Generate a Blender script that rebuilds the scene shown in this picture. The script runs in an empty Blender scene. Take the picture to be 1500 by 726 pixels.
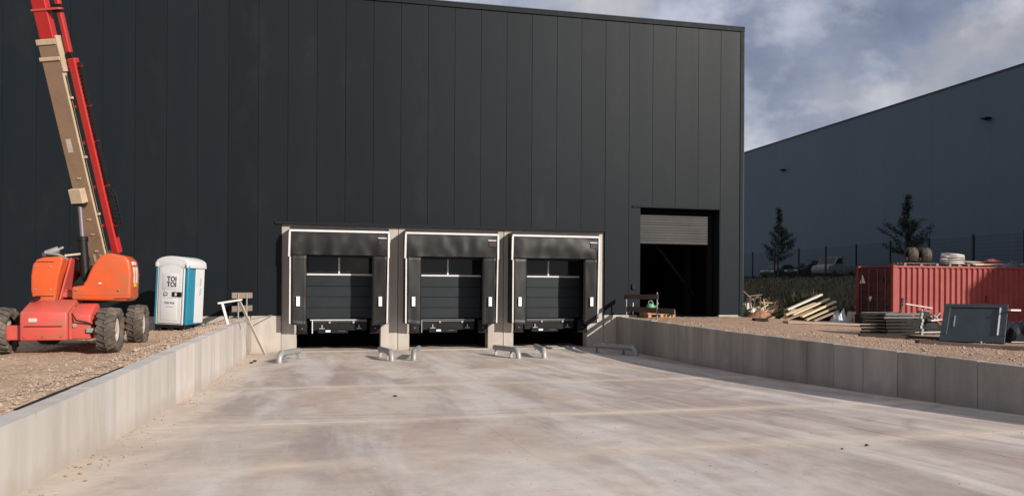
import bpy, bmesh, math, random
from mathutils import Vector, Matrix, noise
random.seed(7)
S = bpy.context.scene
COL = S.collection
R = math.radians

# ------------------------------------------------------------------ camera
cd = bpy.data.cameras.new('camera')
cam = bpy.data.objects.new('camera', cd); COL.objects.link(cam)
yaw, roll = R(-13.938), R(0.3457)
fwd = Vector((-math.sin(yaw), math.cos(yaw), 0)); rgt = Vector((math.cos(yaw), math.sin(yaw), 0)); up = Vector((0, 0, 1))
cr, sr = math.cos(roll), math.sin(roll)
xr = rgt*cr + up*sr
xu = up*cr - rgt*sr
cam.matrix_world = Matrix(((xr.x, xu.x, -fwd.x, -16.839), (xr.y, xu.y, -fwd.y, -28.568), (xr.z, xu.z, -fwd.z, 2.287), (0, 0, 0, 1)))
cd.sensor_width = 36; cd.lens = 36*1130/1500
cd.shift_y = 59.06/1500
cd.clip_start = .1; cd.clip_end = 3000
S.camera = cam

# ------------------------------------------------------------------ sun and sky
SUN = Vector((.72, -1.0, .535)).normalized()
el = math.asin(SUN.z); az = math.atan2(SUN.x, SUN.y)
ld = bpy.data.lights.new('sun', 'SUN'); ld.energy = 4.9; ld.angle = R(.53); ld.color = (1.0, .93, .85)
sun = bpy.data.objects.new('sun', ld); COL.objects.link(sun)
sun.rotation_euler = (-SUN).to_track_quat('-Z', 'Y').to_euler()
W = bpy.data.worlds.new('World'); S.world = W; W.use_nodes = True
nt = W.node_tree; nt.nodes.clear()
def wn(t, **k):
    n = nt.nodes.new(t)
    for a, b in k.items(): setattr(n, a, b)
    return n
def wmath(op, a, b=None, clamp=False):
    n = wn('ShaderNodeMath', operation=op, use_clamp=clamp)
    for i, v in enumerate((a, b)):
        if v is None: continue
        if isinstance(v, (int, float)): n.inputs[i].default_value = v
        else: nt.links.new(v, n.inputs[i])
    return n.outputs[0]
sky = wn('ShaderNodeTexSky', sky_type='NISHITA', sun_disc=False); sky.sun_elevation = el; sky.sun_rotation = az
sky.air_density = 1.0; sky.dust_density = 1.2; sky.ozone_density = 1.2
bg1 = wn('ShaderNodeBackground'); bg1.inputs[1].default_value = .13
nt.links.new(sky.outputs[0], bg1.inputs[0])
tc = wn('ShaderNodeTexCoord'); sp = wn('ShaderNodeSeparateXYZ'); nt.links.new(tc.outputs['Generated'], sp.inputs[0])
den = wmath('ADD', wmath('MAXIMUM', sp.outputs[2], 0.0), .22)
cb = wn('ShaderNodeCombineXYZ')
nt.links.new(sp.outputs[0], cb.inputs[0]); nt.links.new(sp.outputs[1], cb.inputs[1]); nt.links.new(wmath('MULTIPLY', sp.outputs[2], 1.5), cb.inputs[2])
def wnoise(scale, det, rough, off, dist=0.0):
    m = wn('ShaderNodeMapping'); m.inputs[1].default_value = off; nt.links.new(cb.outputs[0], m.inputs[0])
    n = wn('ShaderNodeTexNoise'); n.inputs['Scale'].default_value = scale; n.inputs['Detail'].default_value = det
    n.inputs['Roughness'].default_value = rough; n.inputs['Distortion'].default_value = dist
    nt.links.new(m.outputs[0], n.inputs['Vector']); return n.outputs[0]
def wramp(src, pts):
    r = wn('ShaderNodeValToRGB'); e = r.color_ramp.elements
    while len(e) < len(pts): e.new(.5)
    for q, (p, c) in zip(e, pts): q.position = p; q.color = (*c, 1)
    nt.links.new(src, r.inputs[0]); return r.outputs[0]
body = wnoise(3.0, 8, .56, (-9.1, 4.4, 5.2), .12)
cover = wramp(body, [(.40, (.42, .42, .42)), (.47, (1, 1, 1))])
rim = wramp(body, [(.42, (0, 0, 0)), (.485, (.20, .195, .19)), (.56, (0, 0, 0))])
puff = wnoise(5.0, 8, .56, (11.8, -10.1, 5.2), .15)
tone = wramp(puff, [(.32, (.20, .235, .33)), (.45, (.28, .32, .42)), (.53, (.36, .385, .45)), (.62, (.45, .455, .49)), (.73, (.60, .585, .59))])
lift_ = wramp(wnoise(2.1, 3, .5, (9.2, -27.299999999999997, 2)), [(.35, (.72, .74, .80)), (.65, (1.25, 1.22, 1.18))])
m1 = wn('ShaderNodeMix', data_type='RGBA', blend_type='MULTIPLY'); m1.inputs[0].default_value = 1; nt.links.new(tone, m1.inputs[6]); nt.links.new(lift_, m1.inputs[7])
m2 = wn('ShaderNodeMix', data_type='RGBA', blend_type='ADD'); m2.inputs[0].default_value = 1; nt.links.new(m1.outputs[2], m2.inputs[6]); nt.links.new(rim, m2.inputs[7])
shade = m2.outputs[2]
bg2 = wn('ShaderNodeBackground'); bg2.inputs[1].default_value = 1.0; nt.links.new(shade, bg2.inputs[0])
mx = wn('ShaderNodeMixShader'); nt.links.new(cover, mx.inputs[0]); nt.links.new(bg1.outputs[0], mx.inputs[1]); nt.links.new(bg2.outputs[0], mx.inputs[2])
wo = wn('ShaderNodeOutputWorld'); nt.links.new(mx.outputs[0], wo.inputs[0])
vs = S.view_settings; vs.view_transform = 'Standard'; vs.look = 'None'; vs.exposure = 0.15; vs.gamma = 1; vs.use_curve_mapping = False

# ------------------------------------------------------------------ materials
class NT:
    def __init__(s, name):
        s.m = bpy.data.materials.new(name); s.m.use_nodes = True; s.t = s.m.node_tree
        s.b = s.t.nodes['Principled BSDF']
    def n(s, t, **k):
        n = s.t.nodes.new(t)
        for a, b in k.items(): setattr(n, a, b)
        return n
    def l(s, a, b): s.t.links.new(a, b)
    def put(s, sock, v):
        if v is None: return
        if isinstance(v, (int, float)): sock.default_value = v
        elif isinstance(v, tuple): sock.default_value = (*v, 1) if len(v) == 3 and sock.type == 'RGBA' else v
        else: s.l(v, sock)
    def math(s, op, a, b=None, c=None, clamp=False):
        n = s.n('ShaderNodeMath', operation=op, use_clamp=clamp)
        for i, v in enumerate((a, b, c)): s.put(n.inputs[i], v)
        return n.outputs[0]
    def noise(s, vec, scale, det=4, rough=.55, dist=0.0):
        n = s.n('ShaderNodeTexNoise'); s.put(n.inputs['Vector'], vec); n.inputs['Scale'].default_value = scale
        n.inputs['Detail'].default_value = det; n.inputs['Roughness'].default_value = rough; n.inputs['Distortion'].default_value = dist
        return n.outputs[0]
    def map(s, vec, scale=(1, 1, 1), off=(0, 0, 0), rot=(0, 0, 0)):
        n = s.n('ShaderNodeMapping'); s.l(vec, n.inputs[0]); n.inputs[1].default_value = off; n.inputs[2].default_value = rot; n.inputs[3].default_value = scale
        return n.outputs[0]
    def ramp(s, src, pts):
        r = s.n('ShaderNodeValToRGB'); e = r.color_ramp.elements
        while len(e) < len(pts): e.new(.5)
        for q, (p, c) in zip(e, pts):
            q.position = p; q.color = (*((c,)*3 if isinstance(c, (int, float)) else c), 1)
        s.l(src, r.inputs[0]); return r.outputs[0]
    def mix(s, f, a, b, mode='MIX'):
        n = s.n('ShaderNodeMix', data_type='RGBA', blend_type=mode)
        s.put(n.inputs[0], f); s.put(n.inputs[6], a); s.put(n.inputs[7], b); return n.outputs[2]
    def pos(s): return s.n('ShaderNodeNewGeometry').outputs['Position']
    def obj(s): return s.n('ShaderNodeTexCoord').outputs['Object']
    def rnd(s): return s.n('ShaderNodeObjectInfo').outputs['Random']
    def bump(s, h, strength=.3, dist=.02):
        n = s.n('ShaderNodeBump'); n.inputs['Strength'].default_value = strength; n.inputs['Distance'].default_value = dist
        s.l(h, n.inputs['Height']); s.l(n.outputs[0], s.b.inputs['Normal'])
    def fin(s, col, rough=.6, metal=0.0, spec=None):
        s.put(s.b.inputs['Base Color'], col); s.put(s.b.inputs['Roughness'], rough); s.put(s.b.inputs['Metallic'], metal)
        if spec is not None: s.b.inputs['Specular IOR Level'].default_value = spec
        return s.m
def simple(name, c, rough=.55, metal=0.0, var=.25, scale=6, bump=.1, dirt=None, dirtamt=.5, spec=None):
    k = NT(name); p = k.obj()
    nz = k.noise(p, scale, 6, .6)
    f = k.math('MULTIPLY_ADD', nz, 2*var, 1-var)
    f = k.math('MULTIPLY', f, k.math('MULTIPLY_ADD', k.rnd(), var, 1-var/2))
    col = k.mix(1.0, c, f, 'MULTIPLY')
    if dirt:
        d = k.ramp(k.noise(p, scale*.45, 8, .68, .4), [(.47, 0), (.66, dirtamt)])
        col = k.mix(d, col, dirt)
    if bump: k.bump(k.noise(p, scale*9, 4, .6), bump, .01)
    return k.fin(col, k.math('MULTIPLY_ADD', nz, .25, rough-.12) if rough > .15 else rough, metal, spec)

def m_cladding():
    k = NT('anthracite cladding'); p = k.pos()
    nz = k.noise(k.map(p, (1.2, 1.2, .12)), 1.0, 5, .6)
    v = k.math('MULTIPLY_ADD', k.rnd(), .22, .89)
    col = k.mix(1.0, k.mix(nz, (.0060, .0092, .0122), (.0088, .0122, .0154)), v, 'MULTIPLY')
    dust = k.ramp(k.noise(k.map(p, (.5, .5, .25)), 1.3, 7, .7), [(.55, 0), (.8, .18)])
    col = k.mix(dust, col, (.05, .05, .05))
    sp_ = k.ramp(k.noise(p, 3.0, 2, .5), [(.79, 0), (.81, .35)])
    col = k.mix(sp_, col, (.15, .14, .13))
    s = k.n('ShaderNodeSeparateXYZ'); k.l(p, s.inputs[0])
    rib = k.math('SINE', k.math('MULTIPLY', s.outputs[0], 62.8))
    hh = k.math('ADD', k.math('MULTIPLY', rib, .08), k.math('MULTIPLY', k.noise(k.map(p, (.8, .8, .35)), 1.4, 2, .5), 1.4))
    k.bump(hh, .16, .012)
    return k.fin(col, k.math('MULTIPLY_ADD', nz, .10, .45), 0.0, .13)
def m_far():
    k = NT('grey hall cladding'); p = k.pos(); s = k.n('ShaderNodeSeparateXYZ'); k.l(p, s.inputs[0])
    nz = k.noise(k.map(p, (.3, .3, .06)), 1.0, 5, .6)
    col = k.mix(nz, (.070, .100, .128), (.092, .128, .160))
    return k.fin(k.mix(1.0, col, k.math('MULTIPLY_ADD', k.rnd(), .03, .985), 'MULTIPLY'), .5, 0, .3)
JY = (-8.1, -12.0, -17.55, -20.9, -25.5)
def m_floor():
    k = NT('ramp concrete'); p = k.pos(); s = k.n('ShaderNodeSeparateXYZ'); k.l(p, s.inputs[0])
    big = k.noise(p, .28, 6, .62, .5)
    fine = k.noise(p, 3.2, 8, .68)
    col = k.mix(k.ramp(big, [(.36, 0), (.62, 1)]), (.44, .365, .305), (.57, .50, .435))
    pink = k.ramp(k.noise(k.map(p, (.75, .30, 1), (3, 9, 0)), .9, 6, .65, .6), [(.47, 0), (.62, .62)])
    col = k.mix(pink, col, (.415, .30, .24))
    grey = k.ramp(k.noise(k.map(p, (.9, .26, 1), (13, 2, 0), (0, 0, -.08)), .75, 7, .62, .7), [(.48, 0), (.60, .75)])
    col = k.mix(grey, col, (.325, .265, .235))
    pale = k.ramp(k.noise(k.map(p, (1.0, .14, 1), (1, 5, 0), (0, 0, -.03)), 1.0, 6, .58, .4), [(.50, 0), (.64, .65)])
    col = k.mix(pale, col, (.60, .545, .50))
    # tyre tracks sweeping from the docks to the right
    tr = k.noise(k.map(p, (2.6, .10, 1), (0, 0, 0), (0, 0, -.32)), 1.2, 5, .55, .35)
    rightside = k.ramp(k.math('MULTIPLY_ADD', k.math('ADD', s.outputs[0], k.math('MULTIPLY', big, 5.0)), .11, 1.55), [(.25, 0), (.6, 1)])
    trm = k.math('MULTIPLY', k.ramp(tr, [(.50, 0), (.63, .42)]), rightside)
    col = k.mix(trm, col, (.285, .235, .21))
    trl = k.math('MULTIPLY', k.ramp(k.noise(k.map(p, (3.0, .12, 1), (7, 3, 0), (0, 0, -.42)), 1.3, 5, .55, .3), [(.55, 0), (.66, .42)]), rightside)
    col = k.mix(trl, col, (.58, .51, .46))
    # arcs left by turning wheels
    for cx, cy, r0, amt in ((-15.2, -9.0, 7.9, .4), (-15.2, -9.0, 8.25, .35), (-2.5, -26.0, 9.1, .45), (-2.5, -26.0, 9.6, .4), (-3.5, -23.0, 8.3, .35)):
        d = k.n('ShaderNodeVectorMath', operation='DISTANCE'); k.l(p, d.inputs[0]); d.inputs[1].default_value = (cx, cy, .4)
        q = k.math('ABSOLUTE', k.math('SUBTRACT', k.math('ADD', d.outputs['Value'], k.math('MULTIPLY', fine, .15)), r0+.07))
        a = k.math('MULTIPLY', k.math('SUBTRACT', 1.0, k.math('DIVIDE', q, .12), clamp=True), k.ramp(k.noise(p, .6, 4, .6), [(.45, 0), (.6, amt)]))
        col = k.mix(a, col, (.22, .19, .18))
    # dust that has settled along the slab joints and the foot of the left wall
    band = None
    for y in JY:
        wob = k.math('MULTIPLY_ADD', k.noise(k.map(p, (.5, .5, 1), (y, 0, 0)), 1.4, 4, .6), .5, -.25)
        q = k.math('ABSOLUTE', k.math('SUBTRACT', k.math('ADD', s.outputs[1], wob), y))
        b = k.math('MULTIPLY', k.math('SUBTRACT', 1.0, k.math('DIVIDE', q, .42), clamp=True), .4 if y > -9 else 1.0)
        band = b if band is None else k.math('MAXIMUM', band, b)
    lf = k.math('SUBTRACT', 1.0, k.math('DIVIDE', k.math('ADD', s.outputs[0], k.math('MULTIPLY_ADD', fine, -.9, 19.25)), .55), clamp=True)
    band = k.math('MULTIPLY', k.math('MAXIMUM', band, k.math('MULTIPLY', lf, .9)), k.ramp(k.noise(p, .5, 5, .6), [(.34, .25), (.58, .95)]))
    col = k.mix(band, col, (.60, .50, .40))
    orr = k.ramp(k.noise(k.map(p, (.7, .7, 1), (31, 4, 0)), .9, 6, .66, .5), [(.60, 0), (.74, .5)])
    col = k.mix(orr, col, (.50, .31, .225))
    speck = k.ramp(k.noise(p, 16, 3, .55), [(.64, 0), (.70, .30)])
    col = k.mix(speck, col, (.2, .17, .15))
    col = k.mix(1.0, col, k.math('MULTIPLY_ADD', fine, .55, .72), 'MULTIPLY')
    k.bump(k.math('ADD', k.noise(p, 30, 4, .65), k.math('MULTIPLY', fine, .8)), .22, .008)
    return k.fin(col, k.math('MULTIPLY_ADD', fine, .3, .62), 0, .3)
def m_wall(name, c1, c2, grime):
    k = NT(name); p = k.pos(); s = k.n('ShaderNodeSeparateXYZ'); k.l(p, s.inputs[0])
    st = k.noise(k.map(p, (1.6, 1.6, .16)), 1.5, 6, .62, .3)
    col = k.mix(k.ramp(st, [(.35, 0), (.65, 1)]), c1, c2)
    g = k.ramp(k.noise(k.map(p, (1.1, 1.1, .5), (4, 4, 4)), 1.3, 7, .68, .3), [(.48, 0), (.72, .6)])
    col = k.mix(g, col, grime)
    z = k.math('ADD', s.outputs[2], k.math('MULTIPLY', k.noise(p, 1.7, 5, .6), .5))
    foot = k.ramp(k.math('SUBTRACT', k.math('SUBTRACT', z, k.math('MULTIPLY', k.math('MAXIMUM', k.math('MULTIPLY_ADD', s.outputs[1], -.033, -.15), 0.0), 1.0)), .2), [(.06, .55), (.26, 0)])
    col = k.mix(foot, col, grime)
    col = k.mix(1.0, col, k.math('MULTIPLY_ADD', k.rnd(), .26, .87), 'MULTIPLY')
    hole = k.ramp(k.noise(p, 9, 3, .6), [(.72, 0), (.76, .5)])
    col = k.mix(hole, col, (.2, .17, .14))
    k.bump(k.math('ADD', k.noise(p, 22, 5, .65), k.math('MULTIPLY', st, .6)), .18, .008)
    return k.fin(col, .78, 0, .25)
def m_gravel(name, c1, c2, c3):
    k = NT(name); p = k.pos()
    v = k.n('ShaderNodeTexVoronoi'); v.inputs['Scale'].default_value = 17; k.l(p, v.inputs['Vector'])
    big = k.noise(p, .55, 6, .6, .3)
    col = k.mix(k.ramp(big, [(.35, 0), (.65, 1)]), c1, c2)
    sep = k.n('ShaderNodeSeparateColor'); k.l(v.outputs['Color'], sep.inputs[0])
    col = k.mix(k.ramp(sep.outputs[0], [(.55, 0), (.95, .55)]), col, c3)
    col = k.mix(k.ramp(sep.outputs[1], [(.7, 0), (1.0, .5)]), col, (.10, .075, .06))
    col = k.mix(1.0, col, k.math('MULTIPLY_ADD', k.noise(p, 7, 6, .7), .8, .6), 'MULTIPLY')
    h = k.math('ADD', k.math('MULTIPLY', v.outputs['Distance'], -1.2), k.math('MULTIPLY', k.noise(p, 5, 6, .7), 1.6))
    k.bump(h, .45, .03)
    return k.fin(col, .95, 0, .1)
def m_container():
    k = NT('red container paint'); p = k.obj()
    nz = k.noise(p, 1.1, 7, .65, .3)
    col = k.mix(k.ramp(nz, [(.35, 0), (.65, 1)]), (.27, .046, .040), (.33, .068, .060))
    st = k.ramp(k.noise(k.map(p, (3, 3, .25)), 1.8, 6, .65), [(.56, 0), (.75, .55)])
    col = k.mix(st, col, (.20, .055, .035))
    rs = k.ramp(k.noise(p, 4.5, 7, .7), [(.66, 0), (.72, .8)])
    col = k.mix(rs, col, (.10, .04, .02))
    k.bump(k.noise(p, 12, 4, .6), .1, .01)
    return k.fin(col, .55, 0, .35)
def m_glass(name, c):
    k = NT(name); return k.fin(c, .06, 0, .32)
def m_foliage(name, c1, c2):
    k = NT(name); return k.fin(k.mix(k.noise(k.pos(), 1.5, 3, .6), c1, c2), .7, 0, .2)
def m_wood(name, c1, c2, rough=.75):
    k = NT(name); p = k.obj()
    g = k.noise(k.map(p, (1.2, 14, 14)), 2.2, 6, .62, .4)
    col = k.mix(g, c1, c2)
    col = k.mix(1.0, col, k.math('MULTIPLY_ADD', k.rnd(), .5, .72), 'MULTIPLY')
    k.bump(g, .25, .006); return k.fin(col, rough, 0, .2)

M = dict(
    clad=m_cladding(), far=m_far(), floor=m_floor(),
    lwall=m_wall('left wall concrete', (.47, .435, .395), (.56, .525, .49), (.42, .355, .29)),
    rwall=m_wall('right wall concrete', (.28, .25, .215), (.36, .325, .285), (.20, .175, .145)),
    pier=m_wall('dock concrete', (.38, .335, .29), (.46, .415, .365), (.31, .265, .215)),
    gravel=m_gravel('reddish gravel', (.40, .275, .185), (.49, .35, .24), (.53, .41, .30)),
    gravel2=m_gravel('yard gravel', (.325, .205, .14), (.39, .26, .18), (.45, .335, .25)),
    earth=m_gravel('dark soil bank', (.055, .05, .03), (.085, .07, .045), (.10, .085, .06)),
    trim=simple('dark trim', (.012, .015, .018), .6, 0, .15, 3, .03, spec=.12),
    trimlight=simple('grey trim edge', (.05, .055, .06), .5, 0, .15, 3, .03, spec=.15),
    alu=simple('pale aluminium', (.62, .605, .59), .45, .0, .10, 5, .05, (.45, .4, .35), .35),
    galv=simple('galvanised steel', (.31, .31, .305), .5, .3, .25, 7, .08, (.30, .27, .24), .5),
    rubber=simple('black rubber', (.011, .0105, .010), .7, 0, .3, 4, .12, (.03, .027, .024), .3, .25),
    curtain=simple('dock curtain fabric', (.010, .0092, .0088), .48, 0, .25, 3, .08, (.022, .019, .017), .4, .38),
    doorp=simple('slate door section', (.013, .018, .0215), .5, 0, .12, 3, .03, (.025, .027, .03), .2, .3),
    glass=m_glass('dark window glass', (.014, .016, .018)),
    white=simple('white plastic', (.57, .57, .57), .45, 0, .07, 4, .03, (.55, .5, .43), .3),
    whitemark=simple('white marker', (.80, .79, .76), .5, 0, .06, 8, .0),
    maroon=simple('maroon print', (.022, .006, .009), .5, 0, .1, 8, 0),
    redprint=simple('red print', (.2, .035, .03), .5, 0, .1, 8, 0),
    black=simple('black paint', (.008, .008, .008), .55, 0, .2, 5, .05, spec=.25),
    dark=simple('dark interior', (.010, .0095, .009), .9, 0, .2, 1, 0, spec=.05),
    slat=simple('grey shutter slat', (.062, .061, .061), .6, 0, .25, 2, .05, (.085, .08, .078), .5, .12),
    orange=simple('orange machine paint', (.58, .090, .020), .34, 0, .10, 3, .03, (.30, .12, .06), .55),
    red=simple('red machine paint', (.54, .078, .060), .42, 0, .12, 3, .05, (.30, .11, .07), .65),
    redb=simple('bright red boom paint', (.42, .020, .018), .38, 0, .1, 3, .03, (.30, .04, .03), .4),
    tan=simple('tan boom paint', (.25, .16, .10), .5, 0, .1, 3, .04, (.16, .10, .06), .5),  # cream boom paint with the underside's shade put into the colour
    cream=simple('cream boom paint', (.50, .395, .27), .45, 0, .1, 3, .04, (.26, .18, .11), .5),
    chrome=simple('ram rod', (.16, .13, .14), .5, .3, .05, 5, 0),
    tyre=simple('dusty tyre rubber', (.075, .062, .05), .9, 0, .3, 7, .3, (.21, .165, .125), .75),
    rim=simple('pale rim', (.50, .45, .40), .5, .1, .15, 6, .05, (.28, .21, .15), .6),
    blue=simple('blue cabin plastic', (.012, .20, .30), .45, 0, .1, 3, .05, (.04, .19, .25), .3),
    rcont=m_container(),
    darkred=simple('dark red container end', (.10, .018, .016), .6, 0, .2, 2, .08, (.08, .03, .02), .5),  # same container red, darkened to carry the door end's own shade
    wood=m_wood('fresh timber', (.56, .42, .25), (.70, .56, .37)),
    oldwood=m_wood('weathered timber', (.20, .15, .115), (.30, .235, .18)),
    darkwood=m_wood('dark brown board', (.060, .038, .030), (.10, .066, .05)),
    palwood=m_wood('pallet timber', (.40, .22, .12), (.52, .31, .18)),
    paletim=m_wood('pale sun bleached timber', (.50, .46, .40), (.60, .55, .49)),
    film=simple('crumpled plastic film', (.55, .56, .58), .3, 0, .3, 9, .3),
    card=simple('brown cardboard', (.34, .22, .13), .85, 0, .2, 4, .1),
    soil=m_gravel('orange soil', (.36, .17, .09), (.42, .21, .12), (.46, .27, .17)),
    grass=m_foliage('dry green weeds', (.035, .05, .016), (.075, .08, .032)),
    leaf=m_foliage('dark leaves', (.010, .018, .008), (.022, .034, .014)),
    bankgrass=m_foliage('dark bank grass', (.022, .026, .012), (.045, .044, .024)),
    bark=simple('bark', (.07, .055, .04), .9, 0, .3, 6, .3),
    fence=simple('dark green fence steel', (.012, .017, .016), .5, .2, .1, 4, 0),
    carw=simple('pale car paint', (.22, .225, .23), .25, .2, .05, 2, 0),
    card_=simple('dark car paint', (.015, .016, .018), .25, .2, .05, 2, 0),
    carg=simple('green car paint', (.03, .09, .04), .25, .2, .05, 2, 0),
    greencan=simple('pale green plastic', (.13, .30, .17), .4, 0, .1, 6, .02),
    greymetal=simple('grey steel', (.115, .115, .11), .5, .4, .3, 5, .1, (.14, .11, .09), .5),
    tarp=simple('black sheeting', (.012, .012, .013), .35, 0, .3, 3, .3),
    leafd=simple('slate painted panel', (.018, .026, .031), .42, 0, .15, 2, .04, (.07, .07, .07), .3),
    steelwire=simple('coiled pipe', (.52, .50, .46), .5, .1, .25, 8, .1, (.3, .26, .2), .5),
    yellow=simple('yellow warning label', (.65, .42, .02), .5, 0, .05, 8, 0),
    stone=m_gravel('loose stone', (.34, .245, .18), (.42, .32, .245), (.50, .41, .335)),
    pebble=simple('dark clod', (.05, .04, .032), .95, 0, .3, 20, .3),
)

# ------------------------------------------------------------------ mesh helpers
class MB:
    def __init__(s): s.v = []; s.f = []; s.sm = []
    def add(s, vs, fs, smooth=False):
        o = len(s.v); s.v += [tuple(v) for v in vs]
        for f in fs: s.f.append(tuple(i+o for i in f)); s.sm.append(smooth)
        return s
    def box(s, x0, x1, y0, y1, z0, z1, mat=None):
        vs = [Vector(c) for c in ((x0, y0, z0), (x1, y0, z0), (x1, y1, z0), (x0, y1, z0), (x0, y0, z1), (x1, y0, z1), (x1, y1, z1), (x0, y1, z1))]
        if mat: vs = [mat @ v for v in vs]
        return s.add(vs, [(0, 3, 2, 1), (4, 5, 6, 7), (0, 1, 5, 4), (1, 2, 6, 5), (2, 3, 7, 6), (3, 0, 4, 7)])
    def obox(s, c, a, b, n, la, lb, ln):
        c, a, b, n = Vector(c), Vector(a).normalized(), Vector(b).normalized(), Vector(n).normalized()
        vs = [c + a*la/2*i + b*lb/2*j + n*ln/2*k for k in (-1, 1) for i, j in ((-1, -1), (1, -1), (1, 1), (-1, 1))]
        fs = [(0, 3, 2, 1), (4, 5, 6, 7), (0, 1, 5, 4), (1, 2, 6, 5), (2, 3, 7, 6), (3, 0, 4, 7)]
        if a.cross(b).dot(n) < 0: fs = [f[::-1] for f in fs]
        return s.add(vs, fs)
    def bar(s, p, q, w, h, side=None):
        p, q = Vector(p), Vector(q); t = (q-p)
        n = Vector(side) if side else (Vector((0, 0, 1)) if abs(t.normalized().z) < .9 else Vector((0, 1, 0)))
        b = n.cross(t).normalized(); n = t.cross(b).normalized()
        return s.obox((p+q)/2, t, b, n, t.length, w, h)
    def prism(s, poly, y0, y1, axis='y', smooth=False):
        n = len(poly)
        area = sum(poly[i][0]*poly[(i+1) % n][1]-poly[(i+1) % n][0]*poly[i][1] for i in range(n))
        def P(a, b, c): return (a, c, b) if axis == 'y' else (c, a, b) if axis == 'x' else (a, b, c)
        vs = [P(a, b, y0) for a, b in poly] + [P(a, b, y1) for a, b in poly]
        fs = [tuple(range(n)), tuple(range(2*n-1, n-1, -1))] + [(i, i+n, (i+1) % n + n, (i+1) % n) for i in range(n)]
        flip = (area < 0) != (axis == 'z')
        if axis == 'x': flip = not (area < 0) != False if False else (area > 0)
        if flip and axis != 'x': fs = [f[::-1] for f in fs]
        if axis == 'x' and area > 0: fs = [f[::-1] for f in fs]
        return s.add(vs, fs, smooth)
    def tube(s, path, r, seg=8, cap=True, smooth=True):
        path = [Vector(p) for p in path]; n = len(path); rs = r if isinstance(r, (list, tuple)) else [r]*n
        vs = []; ref = None
        for i, p in enumerate(path):
            t = (path[min(i+1, n-1)]-path[max(i-1, 0)]).normalized()
            if ref is None: ref = t.orthogonal().normalized()
            ref = (ref - t*ref.dot(t)).normalized(); b = t.cross(ref)
            for k in range(seg):
                a = 2*math.pi*k/seg; vs.append(p+(ref*math.cos(a)+b*math.sin(a))*rs[i])
        fs = [(i*seg+k, i*seg+(k+1) % seg, (i+1)*seg+(k+1) % seg, (i+1)*seg+k) for i in range(n-1) for k in range(seg)]
        s.add(vs, fs, smooth)
        if cap: s.add(vs[:seg], [tuple(range(seg))[::-1]]); s.add(vs[-seg:], [tuple(range(seg))])
        return s
    def lathe(s, prof, seg=24, axis='x', c=(0, 0, 0), smooth=True):
        c = Vector(c); n = len(prof); vs = []
        for u, r in prof:
            for k in range(seg):
                a = 2*math.pi*k/seg; ca, sa = math.cos(a)*r, math.sin(a)*r
                vs.append(c + Vector((u, ca, sa) if axis == 'x' else (ca, u, sa) if axis == 'y' else (ca, sa, u)))
        fs = [(i*seg+k, i*seg+(k+1) % seg, (i+1)*seg+(k+1) % seg, (i+1)*seg+k) for i in range(n-1) for k in range(seg)]
        if axis == 'y': fs = [f[::-1] for f in fs]
        return s.add(vs, fs, smooth)
    def blob(s, c, rad, seed, sub=1, amp=.3, sq=(1, 1, 1)):
        bm = bmesh.new(); bmesh.ops.create_icosphere(bm, subdivisions=sub, radius=1)
        vs = []
        for v in bm.verts:
            d = v.co.normalized(); k = 1+amp*noise.noise(d*1.7+Vector((seed*1.31, seed*.77, seed)))
            vs.append(Vector(c)+Vector((d.x*sq[0], d.y*sq[1], d.z*sq[2]))*rad*k)
        s.add(vs, [tuple(v.index for v in f.verts) for f in bm.faces], sub > 1); bm.free(); return s
    def build(s, name, mat, parent=None, off=(0, 0, 0), bevel=0, bseg=1, loc=None):
        me = bpy.data.meshes.new(name); o_ = Vector(off)
        me.from_pydata([tuple(Vector(v)-o_) for v in s.v], [], s.f)
        me.polygons.foreach_set('use_smooth', s.sm)
        me.update()
        ob = bpy.data.objects.new(name, me); COL.objects.link(ob); me.materials.append(M[mat] if isinstance(mat, str) else mat)
        if parent: ob.parent = parent
        if loc: ob.location = loc
        if bevel:
            b = ob.modifiers.new('bevel', 'BEVEL'); b.width = bevel; b.segments = bseg; b.limit_method = 'ANGLE'; b.angle_limit = R(40)
            if bseg > 1: b.harden_normals = False; me.polygons.foreach_set('use_smooth', [True]*len(me.polygons))
        return ob
def tag(o, label=None, cat=None, group=None, kind=None):
    for k, v in (('label', label), ('category', cat), ('group', group), ('kind', kind)):
        if v: o[k] = v
    return o
def thing(name, label, cat, loc=(0, 0, 0), rot=(0, 0, 0), group=None):
    o = bpy.data.objects.new(name, None); COL.objects.link(o); o.location = loc; o.rotation_euler = rot; o.empty_display_size = .3
    return tag(o, label, cat, group)
def copy_tree(o, parent=None):
    c = o.copy(); COL.objects.link(c)
    if parent: c.parent = parent
    for ch in list(o.children): copy_tree(ch, c)
    return c
def text_mesh(txt, size, extrude, name, mat, parent, mtx, sx=1.0, bold=0.0, space=1.0):
    cu = bpy.data.curves.new('letters', 'FONT'); cu.body = txt; cu.size = size; cu.extrude = extrude; cu.offset = bold
    cu.align_x = 'CENTER'; cu.align_y = 'CENTER'; cu.space_line = space; cu.resolution_u = 3
    ob = bpy.data.objects.new('letters', cu); COL.objects.link(ob)
    dg = bpy.context.evaluated_depsgraph_get(); me = bpy.data.meshes.new_from_object(ob.evaluated_get(dg))
    bpy.data.objects.remove(ob); bpy.data.curves.remove(cu)
    me.transform(mtx @ Matrix.Diagonal((sx, 1, 1, 1))); me.materials.clear(); me.materials.append(M[mat])
    o = bpy.data.objects.new(name, me); COL.objects.link(o); o.parent = parent; return o
def sm(t): t = min(max(t, 0), 1); return t*t*(3-2*t)
FACING = Matrix(((1, 0, 0, 0), (0, 0, -1, 0), (0, 1, 0, 0), (0, 0, 0, 1)))      # text facing -Y

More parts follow.
